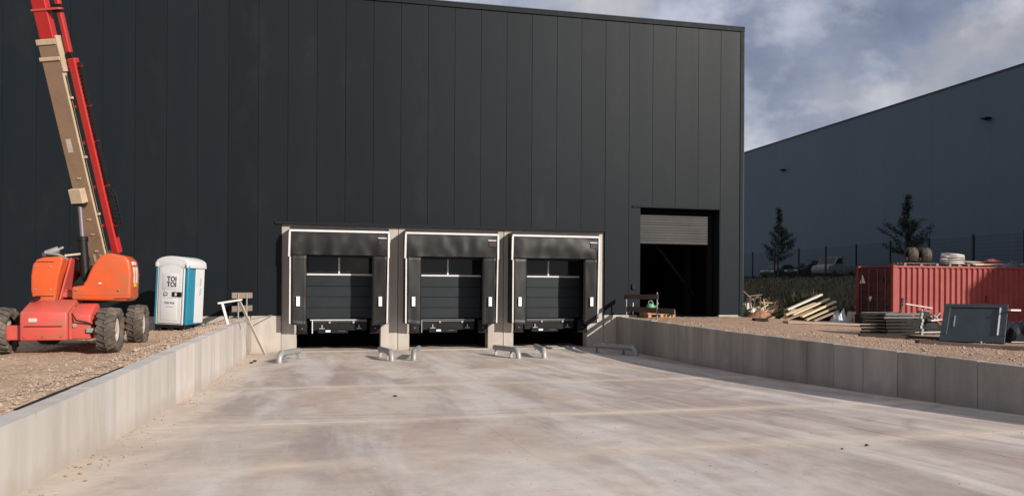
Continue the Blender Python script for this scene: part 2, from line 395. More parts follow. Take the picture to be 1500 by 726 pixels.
# ------------------------------------------------------------------ ground heights
def fz(y):
    t = min(max(-y-2, 0), 20.5); return .0095*t+.0011*t*t + (.012*min(max(-y-22.5, 0), 12))
RW = [(0.0, -5.5), (-1.04, -5.58), (-2.29, -5.71), (-3.35, -5.81), (-4.61, -5.94), (-5.69, -6.03), (-6.75, -6.12), (-7.91, -6.24), (-9.11, -6.37), (-10.15, -6.47), (-11.19, -6.55), (-12.14, -6.61), (-13.1, -6.65), (-14.0, -6.69), (-14.95, -6.73), (-15.89, -6.78), (-16.85, -6.83), (-17.77, -6.88), (-18.69, -6.94), (-19.6, -6.99)]
while RW[-1][0] > -44: RW.append((RW[-1][0]-1.0, RW[-1][1]-.05))
def rwx(y):
    for (a, xa), (b, xb) in zip(RW, RW[1:]):
        if b <= y <= a: return xa+(xb-xa)*(a-y)/(a-b)
    return RW[0][1] if y > 0 else RW[-1][1]
def lz(x, y):
    z = .82+.36*sm((x+21.0)/1.35)+.14*sm((y+5.5)/4)*(1-sm((x+21.0)/1.35))
    return z+.045*noise.noise(Vector((x*.8, y*.8, 1)))+.022*noise.noise(Vector((x*3, y*3, 4)))
def rz(x, y):
    z = 1.17-.34*sm((x+6.4-5.2*sm((y+7)/6))/7.5)
    z += .035*noise.noise(Vector((x*.7, y*.7, 9)))+.016*noise.noise(Vector((x*3, y*3, 2)))
    if x > 19.9: z += 2.57*sm((x-19.9)/4.8)+.10*noise.noise(Vector((x*.6, y*.6, 20)))
    return z
def frange(a, b, st):
    out = []; n = max(1, int(round((b-a)/st)))
    for i in range(n+1): out.append(a+(b-a)*i/n)
    return out
def sheet(xs, ys, zf, xf=None):
    m = MB(); nx = len(xs); vs = []
    for y in ys:
        for x in xs:
            X = xf(x, y) if xf else x; vs.append((X, y, zf(X, y)))
    fs = [(j*nx+i, j*nx+i+1, (j+1)*nx+i+1, (j+1)*nx+i) for j in range(len(ys)-1) for i in range(nx-1)]
    return m.add(vs, fs, True)
tag(MB().add([(-900, -900, -.5), (900, -900, -.5), (900, 900, -.5), (-900, 900, -.5)], [(0, 1, 2, 3)]).build('ground', 'earth'), kind='structure')
xs = frange(-70, -25, 3)[:-1]+frange(-25, -19.42, .14); ys = frange(-46, -24, 1.5)[:-1]+frange(-24, -.03, .15)
tag(sheet(xs, ys, lz).build('gravel_ground', 'gravel'), kind='structure')
us = frange(0, 12, .22)[:-1]+frange(12, 19, .7)[:-1]+frange(19, 27, .5)
m = sheet(us, frange(-46, -22, 1.2)[:-1]+frange(-22, 0.03, .2), rz, lambda u, y: rwx(y)+.19+u*(25.4-rwx(y)-.19)/27)
tag(m.build('yard_ground', 'gravel2'), kind='structure')
tag(sheet(frange(.03, 25.4, .5), frange(.03, 130, .9), rz).build('back_yard_ground', 'gravel2'), kind='structure')
# soil bank carrying the neighbouring plot
def bankz(x, y): return rz(x, y)+.02 if x < 25 else 3.40+.06*noise.noise(Vector((x*.5, y*.5, 3)))
tag(sheet(frange(18.6, 26, .35)[:-1]+frange(26, 36, 2), frange(-46, 130, .8), lambda x, y: bankz(x, y)-.25*(1-sm((x-18.6)/1.6))).build('soil_bank', 'earth'), kind='structure')

# ------------------------------------------------------------------ ramp floor: slabs between joints
rf = tag(MB().add([(-19.6, -60, .3), (-4.2, -60, .3), (-4.2, -22, .3), (-19.6, -22, .3), (-4.2, -12, -.06), (-19.6, -12, -.06), (-4.2, 2.6, -.12), (-19.6, 2.6, -.12)], [(0, 1, 2, 3), (3, 2, 4, 5), (5, 4, 6, 7)]).build('ramp_floor', 'dark'), kind='structure')
jx = [-19.55, -14.69, -10.2, -4.9]; jy = [2.5]+list(JY)+[-33, -46]
for xa, xb in zip(jx, jx[1:]):
    for ya, yb in zip(jy, jy[1:]):
        g = .0015; y = frange(yb+g, ya-g, .6); x0, x1 = xa+g, xb-g; mb = MB(); n = len(y)
        dz = random.uniform(-.0015, .0015)
        vs = [(x0, q, fz(q)+dz) for q in y]+[(x1, q, fz(q)+dz) for q in y]+[(x0, q, fz(q)-.06) for q in y]+[(x1, q, fz(q)-.06) for q in y]
        mb.add(vs, [(i, n+i, n+i+1, i+1) for i in range(n-1)]+[(2*n+i, i, i+1, 2*n+i+1) for i in range(n-1)]+[(n+i, 3*n+i, 3*n+i+1, n+i+1) for i in range(n-1)]
               + [(0, 2*n, 3*n, n), (n-1, 2*n-1, 4*n-1, 3*n-1)])
        mb.build('slab', 'floor', rf)

# ------------------------------------------------------------------ warehouse
wh = thing('warehouse', 'large dark anthracite warehouse with three loading docks and a roller door', 'warehouse', (0, 0, 0))
def roofz(x): return 13.03+.0092*x
LINT, DTOP = 4.55, 5.55
for k in range(42):
    x0, x1 = -k-1+.0035, -k-.0035
    if k == 0: x1 = -.13
    zb = 1.27
    t0, t1 = roofz(x0), roofz(x1)
    if -18 <= x0 < -6.5: zb = LINT
    poly = [(x0, zb), (x1, zb), (x1, t1), (x0, t0)]
    if k == 18: poly = [(x0, 1.27), (-18.2, 1.27), (-18.2, LINT), (x1, LINT), (x1, t1), (x0, t0)]
    if k in (2, 3): poly = [(x0, DTOP), (x1, DTOP), (x1, t1), (x0, t0)]
    if k == 4: poly = [(x0, 1.27), (-4.5, 1.27), (-4.5, DTOP), (x1, DTOP), (x1, t1), (x0, t0)]
    if k == 1: poly = [(x0, DTOP), (-1.03, DTOP), (-1.03, 1.27), (x1, 1.27), (x1, t1), (x0, t0)]
    dy = random.uniform(-.004, .004)
    MB().prism(poly, dy, .14).build('wall_panel', 'clad', wh, bevel=.005)
MB().prism([(-42, LINT+.2), (-4.7, LINT+.2), (-4.7, DTOP+.15), (-.02, DTOP+.15), (-.02, 12.98), (-42, 12.60)], .145, .165).build('panel_backing', 'dark', wh)
MB().box(-.12, .03, -.03, .3, 1.2, 13.0).build('corner_trim', 'trim', wh, bevel=.01)
MB().box(.031, .06, -.032, .02, 1.2, 13.05).build('corner_trim', 'trimlight', wh)
m = MB().prism([(-42, roofz(-42)-.14), (.05, roofz(0)-.14), (.05, roofz(0)+.03), (-42, roofz(-42)+.03)], -.05, .35); m.build('roof_trim', 'trim', wh)
m = MB().prism([(-42, roofz(-42)+.031), (.06, roofz(0)+.031), (.06, roofz(0)+.06), (-42, roofz(-42)+.06)], -.07, .36); m.build('roof_trim', 'trimlight', wh)
MB().box(-42, 0, .36, 40, 12.3, 12.55).build('roof', 'dark', wh)
MB().box(-.2, .0, .31, 40, -.4, 12.29).build('side_wall', 'clad', wh)
MB().box(-42, 0, 40.01, 40.2, -.4, 12.9).build('back_wall', 'clad', wh)
MB().box(-42, -41.8, .37, 40, -.4, 12.29).build('side_wall', 'clad', wh)
MB().box(-42, -18.3, 2.6, 39.9, 1.0, 1.19).box(-5.9, -.21, .16, 39.9, 1.0, 1.19).box(-18.3, -5.9, 2.6, 39.9, 1.0, 1.192).build('interior_floor', 'dark', wh)
# inner dark linings behind panels and beside the door
MB().box(-42, -18.3, .17, .27, .2, 12.25).box(-18.3, -6.0, .17, .27, LINT, 12.25).box(-6.0, -4.62, .17, .27, .0, 12.25).box(-.92, -.21, .17, .27, .8, 12.25).box(-4.62, -.92, .17, .27, DTOP+.12, 12.25).build('inner_lining', 'dark', wh)
# door reveal + shutter
MB().box(-4.62, -4.5, .141, .8, 1.2, DTOP).box(-1.03, -.91, .141, .8, 1.2, DTOP).box(-4.62, -.91, .141, .8, DTOP+.001, DTOP+.12).build('door_frame', 'trim', wh)
MB().box(-4.85, -.95, -.05, .02, DTOP-.015, DTOP+.05).build('lintel_flashing', 'trim', wh)
MB().box(-18.42, -5.98, -.06, .03, LINT-.03, LINT+.06).build('lintel_flashing', 'trim', wh)
sh = MB().box(-4.5, -1.2, .5, .9, 4.97, 5.5).build('roller_shutter', 'dark', wh)
MB().box(-1.32, -1.12, .42, .62, 1.2, 5.45).build('shutter_guide', 'dark', wh)
for i in range(11):
    z = 4.13+i*.107
    MB().prism([(.435, z), (.422, z+.03), (.422, z+.08), (.435, z+.104), (.47, z+.104), (.47, z)], -4.49, -1.33, 'x').build('slat', 'slat', sh)
MB().bar((-3.2, 2.2, 4.6), (-1.0, 2.2, 2.0), .12, .12).build('wind_brace', 'black', wh)
MB().box(-1.5, -1.2, 2.1, 2.4, 1.19, 12.2).box(-6.2, -5.9, 3, 3.3, 1.19, 12.2).build('steel_column', 'dark', wh)
# small switch boxes beside the door
MB().box(-4.86, -4.72, -.08, -.005, 2.28, 2.48).build('switch_box', 'black', wh, bevel=.01)
MB().tube([(-4.80, -.02, 1.27), (-4.80, -.02, 1.75)], .022, 8).build('conduit', 'alu', wh)
# concrete plinth left and right of docks
for xa, xb in ((-42, -31), (-31, -25), (-25, -19.23)):
    MB().box(xa+.006, xb-.006, .02, .3, .2, 1.255).build('plinth', 'pier', wh, bevel=.01)
MB().box(-19.21, -18.2, .012, .3, -.2, 1.262).build('plinth', 'pier', wh, bevel=.01)
MB().box(-6.0, -4.6, .012, .3, -.2, 1.262).build('plinth', 'pier', wh, bevel=.01)
MB().box(-1.02, .0, .02, .3, .5, 1.255).build('plinth', 'pier', wh, bevel=.01)
CX = (-16.18, -12.15, -8.17); HW = 1.49
edges = [-18.195] + [e for c in CX for e in (c-HW, c+HW)] + [-6.005]
for i in range(0, 8, 2):
    a, b = edges[i], edges[i+1]
    if b-a > .9 and i in (2, 4):
        mid = (a+b)/2+.1
        MB().box(a, mid-.008, .1, .6, -.2, LINT-.02).build('concrete_pier', 'pier', wh, bevel=.012)
        MB().box(mid+.008, b, .1, .6, -.2, LINT-.02).build('concrete_pier', 'pier', wh, bevel=.012)
        MB().box(mid-.008, mid+.008, .13, .5, -.2, LINT-.02).build('pier_joint', 'dark', wh)
    else: MB().box(a, b, .1, .6, -.2, LINT-.02).build('concrete_pier', 'pier', wh, bevel=.012)
for c in CX:
    MB().box(c-HW+.002, c+HW-.002, .103, .55, 4.12, LINT-.023).build('concrete_lintel', 'pier', wh)
    # pit behind the opening
    MB().box(c-HW-.1, c+HW+.1, 2.5, 2.6, -.2, 4.3).box(c-HW-.1, c-HW-.003, .61, 2.5, -.2, 4.3).box(c+HW+.003, c+HW+.1, .61, 2.5, -.2, 4.3).box(c-HW, c+HW, .56, 2.5, 4.2, 4.3).build('pit_lining', 'dark', wh)
    MB().box(c-HW, c+HW, -.35, .09, -.1, .028).build('pit_sill', 'pier', wh, bevel=.008)
# dock doors
def dock_door(c, idx):
    d = MB().box(c-1.36, c-1.28, .44, .53, 1.14, 4.1).box(c+1.28, c+1.36, .44, .53, 1.14, 4.1).build('dock_door', 'black', wh)
    z = 1.14
    for hgt in (.40, .40, .39, .39):
        MB().box(c-1.275, c+1.275, .47, .515, z+.004, z+hgt-.004).build('door_section', 'doorp', d, bevel=.008); z += hgt
    zb, zt = 2.735, 3.40
    MB().box(c-1.275, c+1.275, .455, .50, zb-.012, zb+.045).build('window_rail', 'alu', d)
    MB().box(c-1.275, c+1.275, .455, .50, zt-.03, zt+.03).build('window_rail', 'trimlight', d)
    MB().box(c+.0-.028, c+.028, .457, .502, zb+.046, zt-.031).build('mullion', 'alu', d)
    for s in (-1, 1): MB().box(min(c+s*.03, c+s*1.274), max(c+s*.03, c+s*1.274), .475, .488, zb+.046, zt-.031).build('window_pane', 'glass', d)
    MB().box(c-1.275, c+1.275, .47, .515, zt+.035, 4.1).build('door_section', 'doorp', d)
for i, c in enumerate(CX): dock_door(c, i)

# ------------------------------------------------------------------ dock shelters
ORD = ('left', 'middle', 'right')
def curtain_header(c, seed):
    m = MB(); nx, nz_ = 36, 12; x0, x1 = c-1.66, c+1.66; z0, z1 = 3.43, 4.215; fr = []; bk = []
    for j in range(nz_+1):
        for i in range(nx+1):
            u, v = i/nx, j/nz_
            w = .055*noise.noise(Vector((u*5.5+seed*7, v*.8, seed)))+.03*noise.noise(Vector((u*11+seed, v*1.6, seed+5)))
            w *= (1-v)**.6*1.3+.12
            fr.append((x0+(x1-x0)*u, -.585+w-.02*math.sin(v*3.1), z0+(z1-z0)*v+.012*noise.noise(Vector((u*6, 0, seed)))*(1-v)))
    n = len(fr); vs = fr+[(a, b+.02, d) for a, b, d in fr]; w1 = nx+1
    fs = []
    for j in range(nz_):
        for i in range(nx):
            q = (j*w1+i, j*w1+i+1, (j+1)*w1+i+1, (j+1)*w1+i); fs += [q, tuple(t+n for t in q[::-1])]
    return m.add(vs, fs, True)
def shelter(c, idx):
    t = thing('dock_shelter', ('leftmost black dock shelter with pale frame, nearest the portable toilet', 'middle black dock shelter with pale frame between the two other docks', 'right hand black dock shelter with pale frame, nearest the roller door')[idx], 'dock shelter', (c, .1, .9), group='dock shelters on the warehouse')
    o = (c, .1, .9)
    L, Rr = c-1.73, c+1.73
    m = MB().box(L, Rr, -.64, -.57, 4.225, 4.30)
    m.build('frame_rail', 'alu', t, o, bevel=.006)
    for s, x in ((-1, L), (1, Rr)):
        MB().bar((x-s*.02, -.605, 4.224), (x-s*.0-(.02 if s > 0 else -.0), -.605, 3.35), .07, .065).build('frame_post', 'alu', t, o, bevel=.005)
        MB().bar((x-s*.035, -.61, 3.349), (x-s*.05-.015, -.60, 1.0), .05, .06).build('frame_post', 'alu', t, o, bevel=.005)
    curtain_header(c, idx+1).build('header_curtain', 'curtain', t, o)
    for s in (-1, 1):
        xa, xb = (L+.06, c-1.13) if s < 0 else (c+1.13, Rr-.06)
        nx, nz_ = 6, 14; vs = []
        for j in range(nz_+1):
            for i in range(nx+1):
                u, v = i/nx, j/nz_
                w = .025*noise.noise(Vector((u*2+idx*3+s, v*4, idx+s*3)))
                inner = u if s < 0 else 1-u
                vs.append((xa+(xb-xa)*u, -.575+w+.05*inner, (.98-.06*inner)+(3.47-.98+.06*inner)*v))
        n = len(vs); w1 = nx+1; vs += [(a, b+.025, d) for a, b, d in vs]; fs = []
        for j in range(nz_):
            for i in range(nx):
                q = (j*w1+i, j*w1+i+1, (j+1)*w1+i+1, (j+1)*w1+i); fs += [q, tuple(k+n for k in q[::-1])]
        for j in range(nz_):
            for e in (0, nx):
                q = (j*w1+e, (j+1)*w1+e, (j+1)*w1+e+n, j*w1+e+n); fs.append(q if e == 0 else q[::-1])
        for e in (0, nz_):
            for i in range(nx):
                q = (e*w1+i, e*w1+i+1, e*w1+i+1+n, e*w1+i+n); fs.append(q)
        cu = MB().add(vs, fs, True).build('side_curtain', 'curtain', t, o)
        mxx = (xa+.13) if s < 0 else (xb-.31)
        mxx = xa+.19 if s < 0 else xb-.31
        MB().box(mxx, mxx+.12, -.628, -.60, 1.62, 1.96).build('marker', 'whitemark', cu, o) if False else MB().box(mxx, mxx+.12, -.628, -.60, 1.62, 1.96).build('marker', 'whitemark', t, o, bevel=.004)
        xs_ = (L+.01, L+.05) if s < 0 else (Rr-.05, Rr-.01)
        MB().box(xs_[0], xs_[1], -.565, .098, .98, 4.22).build('side_cover', 'curtain', t, o)
    MB().box(L+.01, Rr-.01, -.565, .098, 4.224, 4.385).build('top_cover', 'curtain', t, o)
    MB().box(c+1.36, c+1.63, -.632, -.612, 3.83, 4.07).build('badge', 'maroon', t, o)
    MB().box(c+1.33, c+1.63, -.640, -.634, 4.04, 4.065).build('badge_line', 'whitemark', t, o)
for i, c in enumerate(CX): shelter(c, i)

# ------------------------------------------------------------------ dock levellers and bumpers
for i, c in enumerate(CX):
    o = (c, .3, .72)
    t = thing('dock_leveller', ('dock leveller with a pale vertical strip under the leftmost dock door', 'dock leveller under the middle dock door', 'dock leveller under the right hand dock door')[i], 'dock leveller', o, group='dock levellers')
    MB().box(c-1.0, c+1.0, .24, 2.3, 1.03, 1.115).build('platform', 'greymetal', t, o)
    MB().box(c-1.02, c+(.85 if i else .7), .20, .238, 1.09, 1.118).build('front_edge', 'alu' if i == 0 else 'greymetal', t, o)
    MB().box(c-1.0, c+1.0, .27, .30, .72, 1.03).build('lip', 'black', t, o)
    for dx in (-.33, .52): MB().box(c+dx-.035, c+dx+.035, .205, .26, .98, 1.06).build('hinge', 'galv', t, o)
    for dx in (-.6, .72):
        MB().box(c+dx-.095, c+dx+.095, .18, .26, .775, .805).box(c+dx-.022, c+dx+.022, .2, .25, .805, .92).build('lip_keeper', 'galv', t, o)
    MB().box(c-.75, c+.32, .15, .262, .62, .77).build('control_beam', 'greymetal' if False else 'trim', t, o, bevel=.01)
    MB().box(c-.47, c-.30, .140, .149, .665, .735).build('type_plate', 'whitemark', t, o)
    MB().box(c-.03, c+.22, .140, .149, .69, .712).build('warning_strip', 'redprint', t, o)
    if i == 0: MB().box(c-.955, c-.92, .17, .235, .62, 1.088).build('strip', 'alu', t, o)
    elif i == 1: MB().box(c-1.03, c-1.0, .18, .235, .62, 1.088).build('strip', 'galv', t, o)
    for s in (-1, 1):
        x = c+s*(HW-.20)
        lab = 'black rubber dock bumper at the %s of the %s dock opening' % ('left side' if s < 0 else 'right side', ('leftmost', 'middle', 'right hand')[i])
        bmp = thing('dock_bumper', lab, 'bumper', (x, .3, .66), group='dock bumpers')
        ob = (x, .3, .66)
        MB().box(x-.17, x+.17, .04, .26, .66, 1.08).build('block', 'rubber', bmp, ob, bevel=.025, bseg=2)
        MB().box(x-.19, x+.19, .05, .255, .61, .655).build('bracket', 'black', bmp, ob)
        MB().tube([(x, .036, .80), (x, .08, .80)], .03, 10).build('bolt', 'greymetal', bmp, ob)

# ------------------------------------------------------------------ wheel guides
G = [((-17.50, -3.1), (-18.02, -4.75), 'leftmost bent steel wheel guide, curving left below the first dock'),
     ((-14.93, -2.9), (-14.70, -4.65), 'steel wheel guide at the right of the leftmost dock'),
     ((-13.62, -2.65), (-14.02, -4.6), 'bent steel wheel guide at the left of the middle dock'),
     ((-11.03, -2.75), (-10.62, -4.5), 'steel wheel guide at the right of the middle dock'),
     ((-9.52, -2.55), (-9.80, -4.6), 'steel wheel guide at the left of the right hand dock'),
     ((-7.25, -2.3), (-6.45, -4.25), 'longest steel wheel guide, nearest the right retaining wall')]
for (ax, ay), (bx, by), lab in G:
    A, B = Vector((ax, ay, 0)), Vector((bx, by, 0)); d = (B-A).normalized(); L = (B-A).length
    t = thing('wheel_guide', lab, 'wheel guide', (ax, ay, 0), group='wheel guides on the ramp')
    zf = lambda p: fz(p.y)
    r = .088; top = .27
    path = [A+Vector((0, 0, top))]
    for s in (.35, .7): path.append(A+d*(L-.32)*s/.7*.98+Vector((0, 0, top+zf(A+d*L*s))))
    ctr = A+d*(L-.30)
    for a in (20, 40, 60, 80, 90): path.append(ctr+d*math.sin(R(a))*.28+Vector((0, 0, (top-.28)+math.cos(R(a))*.28+.03+zf(ctr))))
    path.append(path[-1]*1+Vector((0, 0, -.08)))
    MB().tube(path, r, 14).build('tube', 'galv', t, (ax, ay, 0))
    for s in (.06, .70):
        p = A+d*L*s
        MB().bar(p+Vector((0, 0, -.02)), p+Vector((0, 0, top)), .09, .03, (d.x, d.y, 0)).build('leg', 'galv', t, (ax, ay, 0))
        MB().obox(p+Vector((0, 0, zf(p)+.008)), d, (d.y, -d.x, 0), (0, 0, 1), .2, .16, .012).build('foot_plate', 'galv', t, (ax, ay, 0))

# ------------------------------------------------------------------ retaining walls
lw = thing('retaining_wall', 'pale sunlit concrete retaining wall along the left of the ramp', 'retaining wall', (-19.2, -22, 0))
ys = [-1.9, -3.1, -4.68]; y = -4.68
while y > -44: y -= random.uniform(.97, 1.0); ys.append(y)
for a, b in zip(ys, ys[1:]):
    dx = random.uniform(-.0012, .0012); top = 1.2+random.uniform(-.006, .006)
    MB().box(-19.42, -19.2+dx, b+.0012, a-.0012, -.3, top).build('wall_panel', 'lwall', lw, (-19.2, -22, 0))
MB().box(-19.42, -19.2, -1.89, .01, -.3, 1.19).build('wall_panel', 'pier', lw, (-19.2, -22, 0), bevel=.01)
MB().box(-19.41, -19.23, -43, -1, -.3, 1.0).build('joint_backing', 'pier', lw, (-19.2, -22, 0))
m = MB()
for a, b in zip(frange(-21.0, -17.2, .6), frange(-21.0, -17.2, .6)[1:]):
    m.box(-19.43+.01*noise.noise(Vector((a, 0, 0))), -19.405, a, b, 1.15, 1.212+.012*noise.noise(Vector((a*3, 1, 0))))
m.build('bitumen_strip', 'black', lw, (-19.2, -22, 0))
rw = thing('retaining_wall', 'shaded curved grey concrete panel wall along the right of the ramp', 'retaining wall', (-6.4, -10, 0))
for i, ((ya, xa), (yb, xb)) in enumerate(zip(RW, RW[1:])):
    a, b = Vector((xa, ya, 0)), Vector((xb, yb, 0)); t = (b-a).normalized(); n = Vector((-t.y, t.x, 0)); n = n if n.x > 0 else -n
    c_ = (a+b)/2+n*(.09+random.uniform(-.004, .004)); top = 1.2+random.uniform(-.004, .004)
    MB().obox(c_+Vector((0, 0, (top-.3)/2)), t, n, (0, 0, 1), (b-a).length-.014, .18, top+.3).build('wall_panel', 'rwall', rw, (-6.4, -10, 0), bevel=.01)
    MB().obox((a+b)/2+n*.13+Vector((0, 0, .42)), t, n, (0, 0, 1), (b-a).length+.02, .07, 1.4).build('joint_backing', 'dark', rw, (-6.4, -10, 0)) if i % 1 == 0 else None

# ------------------------------------------------------------------ guard railings
def railing(lab, posts, boards, base, matb, clamp):
    t = thing('guard_railing', lab, 'railing', base, group='site guard railings')
    for p, h in posts: MB().tube([p, (p[0], p[1], p[2]+h)], .024, 8).build('post', 'galv', t, base)
    for p, q, hh in boards: MB().bar(p, q, .03, hh).build('board', matb, t, base)
    for p in clamp: MB().box(p[0]-.09, p[0]+.13, p[1]-.05, p[1]+.05, p[2]-.03, p[2]+.03).box(p[0]-.08, p[0]-.05, p[1]-.04, p[1]+.04, p[2]-.2, p[2]).build('clamp', 'galv', t, base)
railing('weathered timber guard railing on the end of the left wall', [((-19.47, -1.70, 1.08), .98), ((-19.27, -.95, 1.16), .90)],
        [((-19.62, -2.05, 2.0), (-19.15, -.35, 1.99), .19), ((-19.62, -2.05, 1.56), (-19.15, -.35, 1.55), .19)], (-19.35, -1.3, 1.2), 'oldwood', [(-19.38, -1.70, 1.2), (-19.27, -.95, 1.2)])
railing('dark board guard railing on the right wall beside the roller door', [((-5.30, -.55, 1.2), .80), ((-5.66, -4.15, 1.2), .98)],
        [((-5.30, -.35, 1.98), (-5.70, -4.3, 2.03), .17), ((-5.27, -.5, 1.52), (-5.72, -5.6, 1.56), .19)], (-5.45, -2.3, 1.2), 'darkwood', [(-5.42, -.55, 1.2), (-5.80, -4.15, 1.2)])
t = thing('timber_barrier', 'pale timber barrier leaning over the end of the left wall onto the ramp', 'barrier', (-19.0, -3.5, .2))
o = (-19.0, -3.5, .2)
MB().bar((-18.66, -1.25, .02), (-19.22, -4.0, 1.86), .075, .045).build('leg', 'paletim', t, o)
MB().bar((-19.47, -4.6, 1.16), (-19.68, -4.2, 1.78), .075, .045).build('leg', 'paletim', t, o)
MB().bar((-19.80, -4.25, 1.79), (-19.14, -4.02, 1.90), .07, .05).build('crossbar', 'paletim', t, o)
MB().box(-19.36, -18.9, -4.2, -4.1, 1.205, 1.245).build('clamp_plate', 'galv', t, o)
tag(MB().tube([(-19.2, -2.6, 1.225), (-18.9, -1.5, 1.24), (-18.5, -.02, 1.285)], .016, 8).build('steel_rod', 'galv'), 'thin steel rod lying on the concrete ledge beside the left railing', 'rod')

# ------------------------------------------------------------------ portable toilet
T = thing('portable_toilet', 'white and blue portable toilet cabin standing by the dark wall', 'portable toilet', (-21.15, -2.55, .95), (R(-.5), R(2.2), R(-21))); T.scale = (.88, .88, .955)
w, d_ = .56, .58
MB().box(-w-.01, w+.01, -d_-.01, d_+.01, .06, .16).box(-w, -w+.22, -d_, d_, -.08, .06).box(w-.22, w, -d_, d_, -.08, .06).box(-.1, .1, -d_, d_, -.08, .06).build('skid', 'black', T, bevel=.02)
MB().box(-w+.02, w-.02, -d_+.02, d_-.02, .161, 2.08).build('cabin_wall', 'blue', T, bevel=.04, bseg=3)
for sx in (-1, 1):
    MB().box(sx*w-.05, sx*w+.05, -d_-.01, -d_+.11, .165, 2.1).build('corner_post', 'blue', T, bevel=.03, bseg=3)
    MB().box(sx*(w-.005)-.012, sx*(w-.005)+.012, -d_+.56, d_-.01, .22, 2.02).build('side_panel', 'white', T, bevel=.01)
    for q in range(6): MB().box(sx*(w-.005)-.018, sx*(w-.005)+.018, -d_+.16+q*.065, -d_+.19+q*.065, .3, 1.95).build('rib', 'blue', T, bevel=.006)
for z in (1.55, 1.24): text_mesh('TOI', .15, .002, 'side_lettering', 'blue', T, Matrix.Translation((w+.010, .33, z)) @ Matrix.Rotation(R(90), 4, 'Z') @ FACING @ Matrix.Rotation(R(90), 4, 'Z'))
# roof dome
prof = [(-w-.05, 2.0), (-w-.045, 2.12)]+[(x, 2.12+.25*math.sqrt(max(0, 1-(x/(w+.07))**2))) for x in [(-w-.02)+i*(2*w+.04)/12 for i in range(13)]]+[(w+.045, 2.12), (w+.05, 2.0)]
MB().prism(prof, -d_-.05, d_+.05).build('roof', 'white', T, bevel=.03, bseg=3)
MB().box(-w-.055, -w+.08, -d_-.065, -d_+.05, 2.0, 2.16).build('roof_corner', 'white', T, bevel=.03, bseg=2)
MB().box(w-.08, w+.055, -d_-.065, -d_+.05, 2.0, 2.16).build('roof_corner', 'white', T, bevel=.03, bseg=2)
MB().box(w-.03, w+.0, -d_-.082, -d_-.07, 2.04, 2.09).build('roof_latch', 'black', T)
dl, dr = -.47, .43
dp = [(dl, .2), (dr, .2), (dr, 1.98)]+[(dr-(dr-dl)*i/8, 1.98+.09*math.sin(math.pi*i/8)) for i in range(1, 8)]+[(dl, 1.98)]
MB().prism([(dl-.05, .17), (dr+.05, .17), (dr+.05, 1.99)]+[(dr+.05-(dr-dl+.1)*i/8, 1.99+.13*math.sin(math.pi*i/8)) for i in range(1, 8)]+[(dl-.05, 1.99)], -d_-.035, -d_+.015).build('door_frame', 'white', T, bevel=.01)
MB().prism([(a*1.005-.0, b-.004) for a, b in dp], -d_-.041, -d_-.02).build('door_gap', 'black', T)
door = MB().prism([(a*.965-.001, b*.992+.012) for a, b in dp], -d_-.058, -d_-.03).build('door', 'white', T, bevel=.012, bseg=2)
yf = -d_-.058
MB().box(-.33, .27, yf-.012, yf+.004, .30, 1.0).build('door_panel', 'white', door, bevel=.012, bseg=2)
MB().box(-.30, .27, yf-.01, yf+.004, 1.28, 1.82).build('door_panel', 'white', door, bevel=.012, bseg=2)
MB().box(-.20, .23, yf-.010, yf+.004, 1.02, 1.30).build('door_band', 'white', door, bevel=.008)
text_mesh('TOI\nTOI', .215, .003, 'lettering', 'black', door, Matrix.Translation((.04, yf-.016, 1.54)) @ FACING, 1.0, .004, .82)
MB().box(.07, .42, yf-.03, yf+.004, 1.07, 1.22).build('latch', 'black', door, bevel=.006)
MB().box(.18, .25, yf-.036, yf-.029, 1.10, 1.19).build('latch_dial', 'alu', door)
MB().box(-.24, -.10, yf-.018, yf-.008, 1.09, 1.20).build('coat_plate', 'trimlight', door)
MB().box(-.22, -.12, yf-.021, yf-.017, 1.115, 1.175).build('door_label', 'white', door)
text_mesh('TOI TOI', .075, .002, 'small_lettering', 'greymetal', door, Matrix.Translation((-.02, yf-.016, .86)) @ FACING, 1.35, .004)
MB().box(-.15, .13, yf-.015, yf-.010, .735, .748).build('print_line', 'trimlight', door)

# ------------------------------------------------------------------ boom lift
LB = Vector((-22.4, -8.5, .82))
BL = thing('boom_lift', 'orange and red boom lift with its cream boom raised, parked on gravel', 'boom lift', tuple(LB))
o = tuple(LB)
def ring_profile(x0, x1, z0, z1): return [(x0, z0), (x1, z0), (x1, z1), (x0, z1)]
# chassis
MB().prism([(-10.42, 1.13), (-10.42, 1.72), (-9.75, 1.98), (-9.3, 1.98), (-9.2, 1.6), (-6.7, 1.6), (-6.7, 1.13)], -22.95, -22.06, 'x').build('chassis', 'red', BL, o, bevel=.03, bseg=2)
MB().prism([(-10.22, 1.13), (-10.25, 1.66), (-9.85, 1.88), (-9.55, 1.9), (-9.4, 1.5), (-6.8, 1.5), (-6.8, 1.13)], -22.055, -21.64, 'x').build('chassis_side', 'red', BL, o, bevel=.05, bseg=3)
MB().box(-22.86, -22.15, -10.44, -10.41, 1.42, 1.435).build('seam', 'black', BL, o)
MB().tube([(-21.95, -10.27, 1.44), (-21.95, -10.20, 1.44)], .045, 12).build('towing_eye', 'galv', BL, o)
MB().box(-21.72, -21.58, -10.3, -10.22, 1.28, 1.38).build('marker_lamp', 'galv', BL, o, bevel=.01)
MB().box(-23.30, -22.952, -10.28, -9.86, 1.13, 1.44).build('axle_beam', 'red', BL, o, bevel=.02)
MB().box(-21.638, -21.5, -10.15, -9.8, 1.16, 1.42).build('axle_beam', 'red', BL, o, bevel=.02)
MB().box(-23.25, -21.5, -7.2, -6.9, 1.15, 1.42).build('axle_beam', 'red', BL, o, bevel=.02)
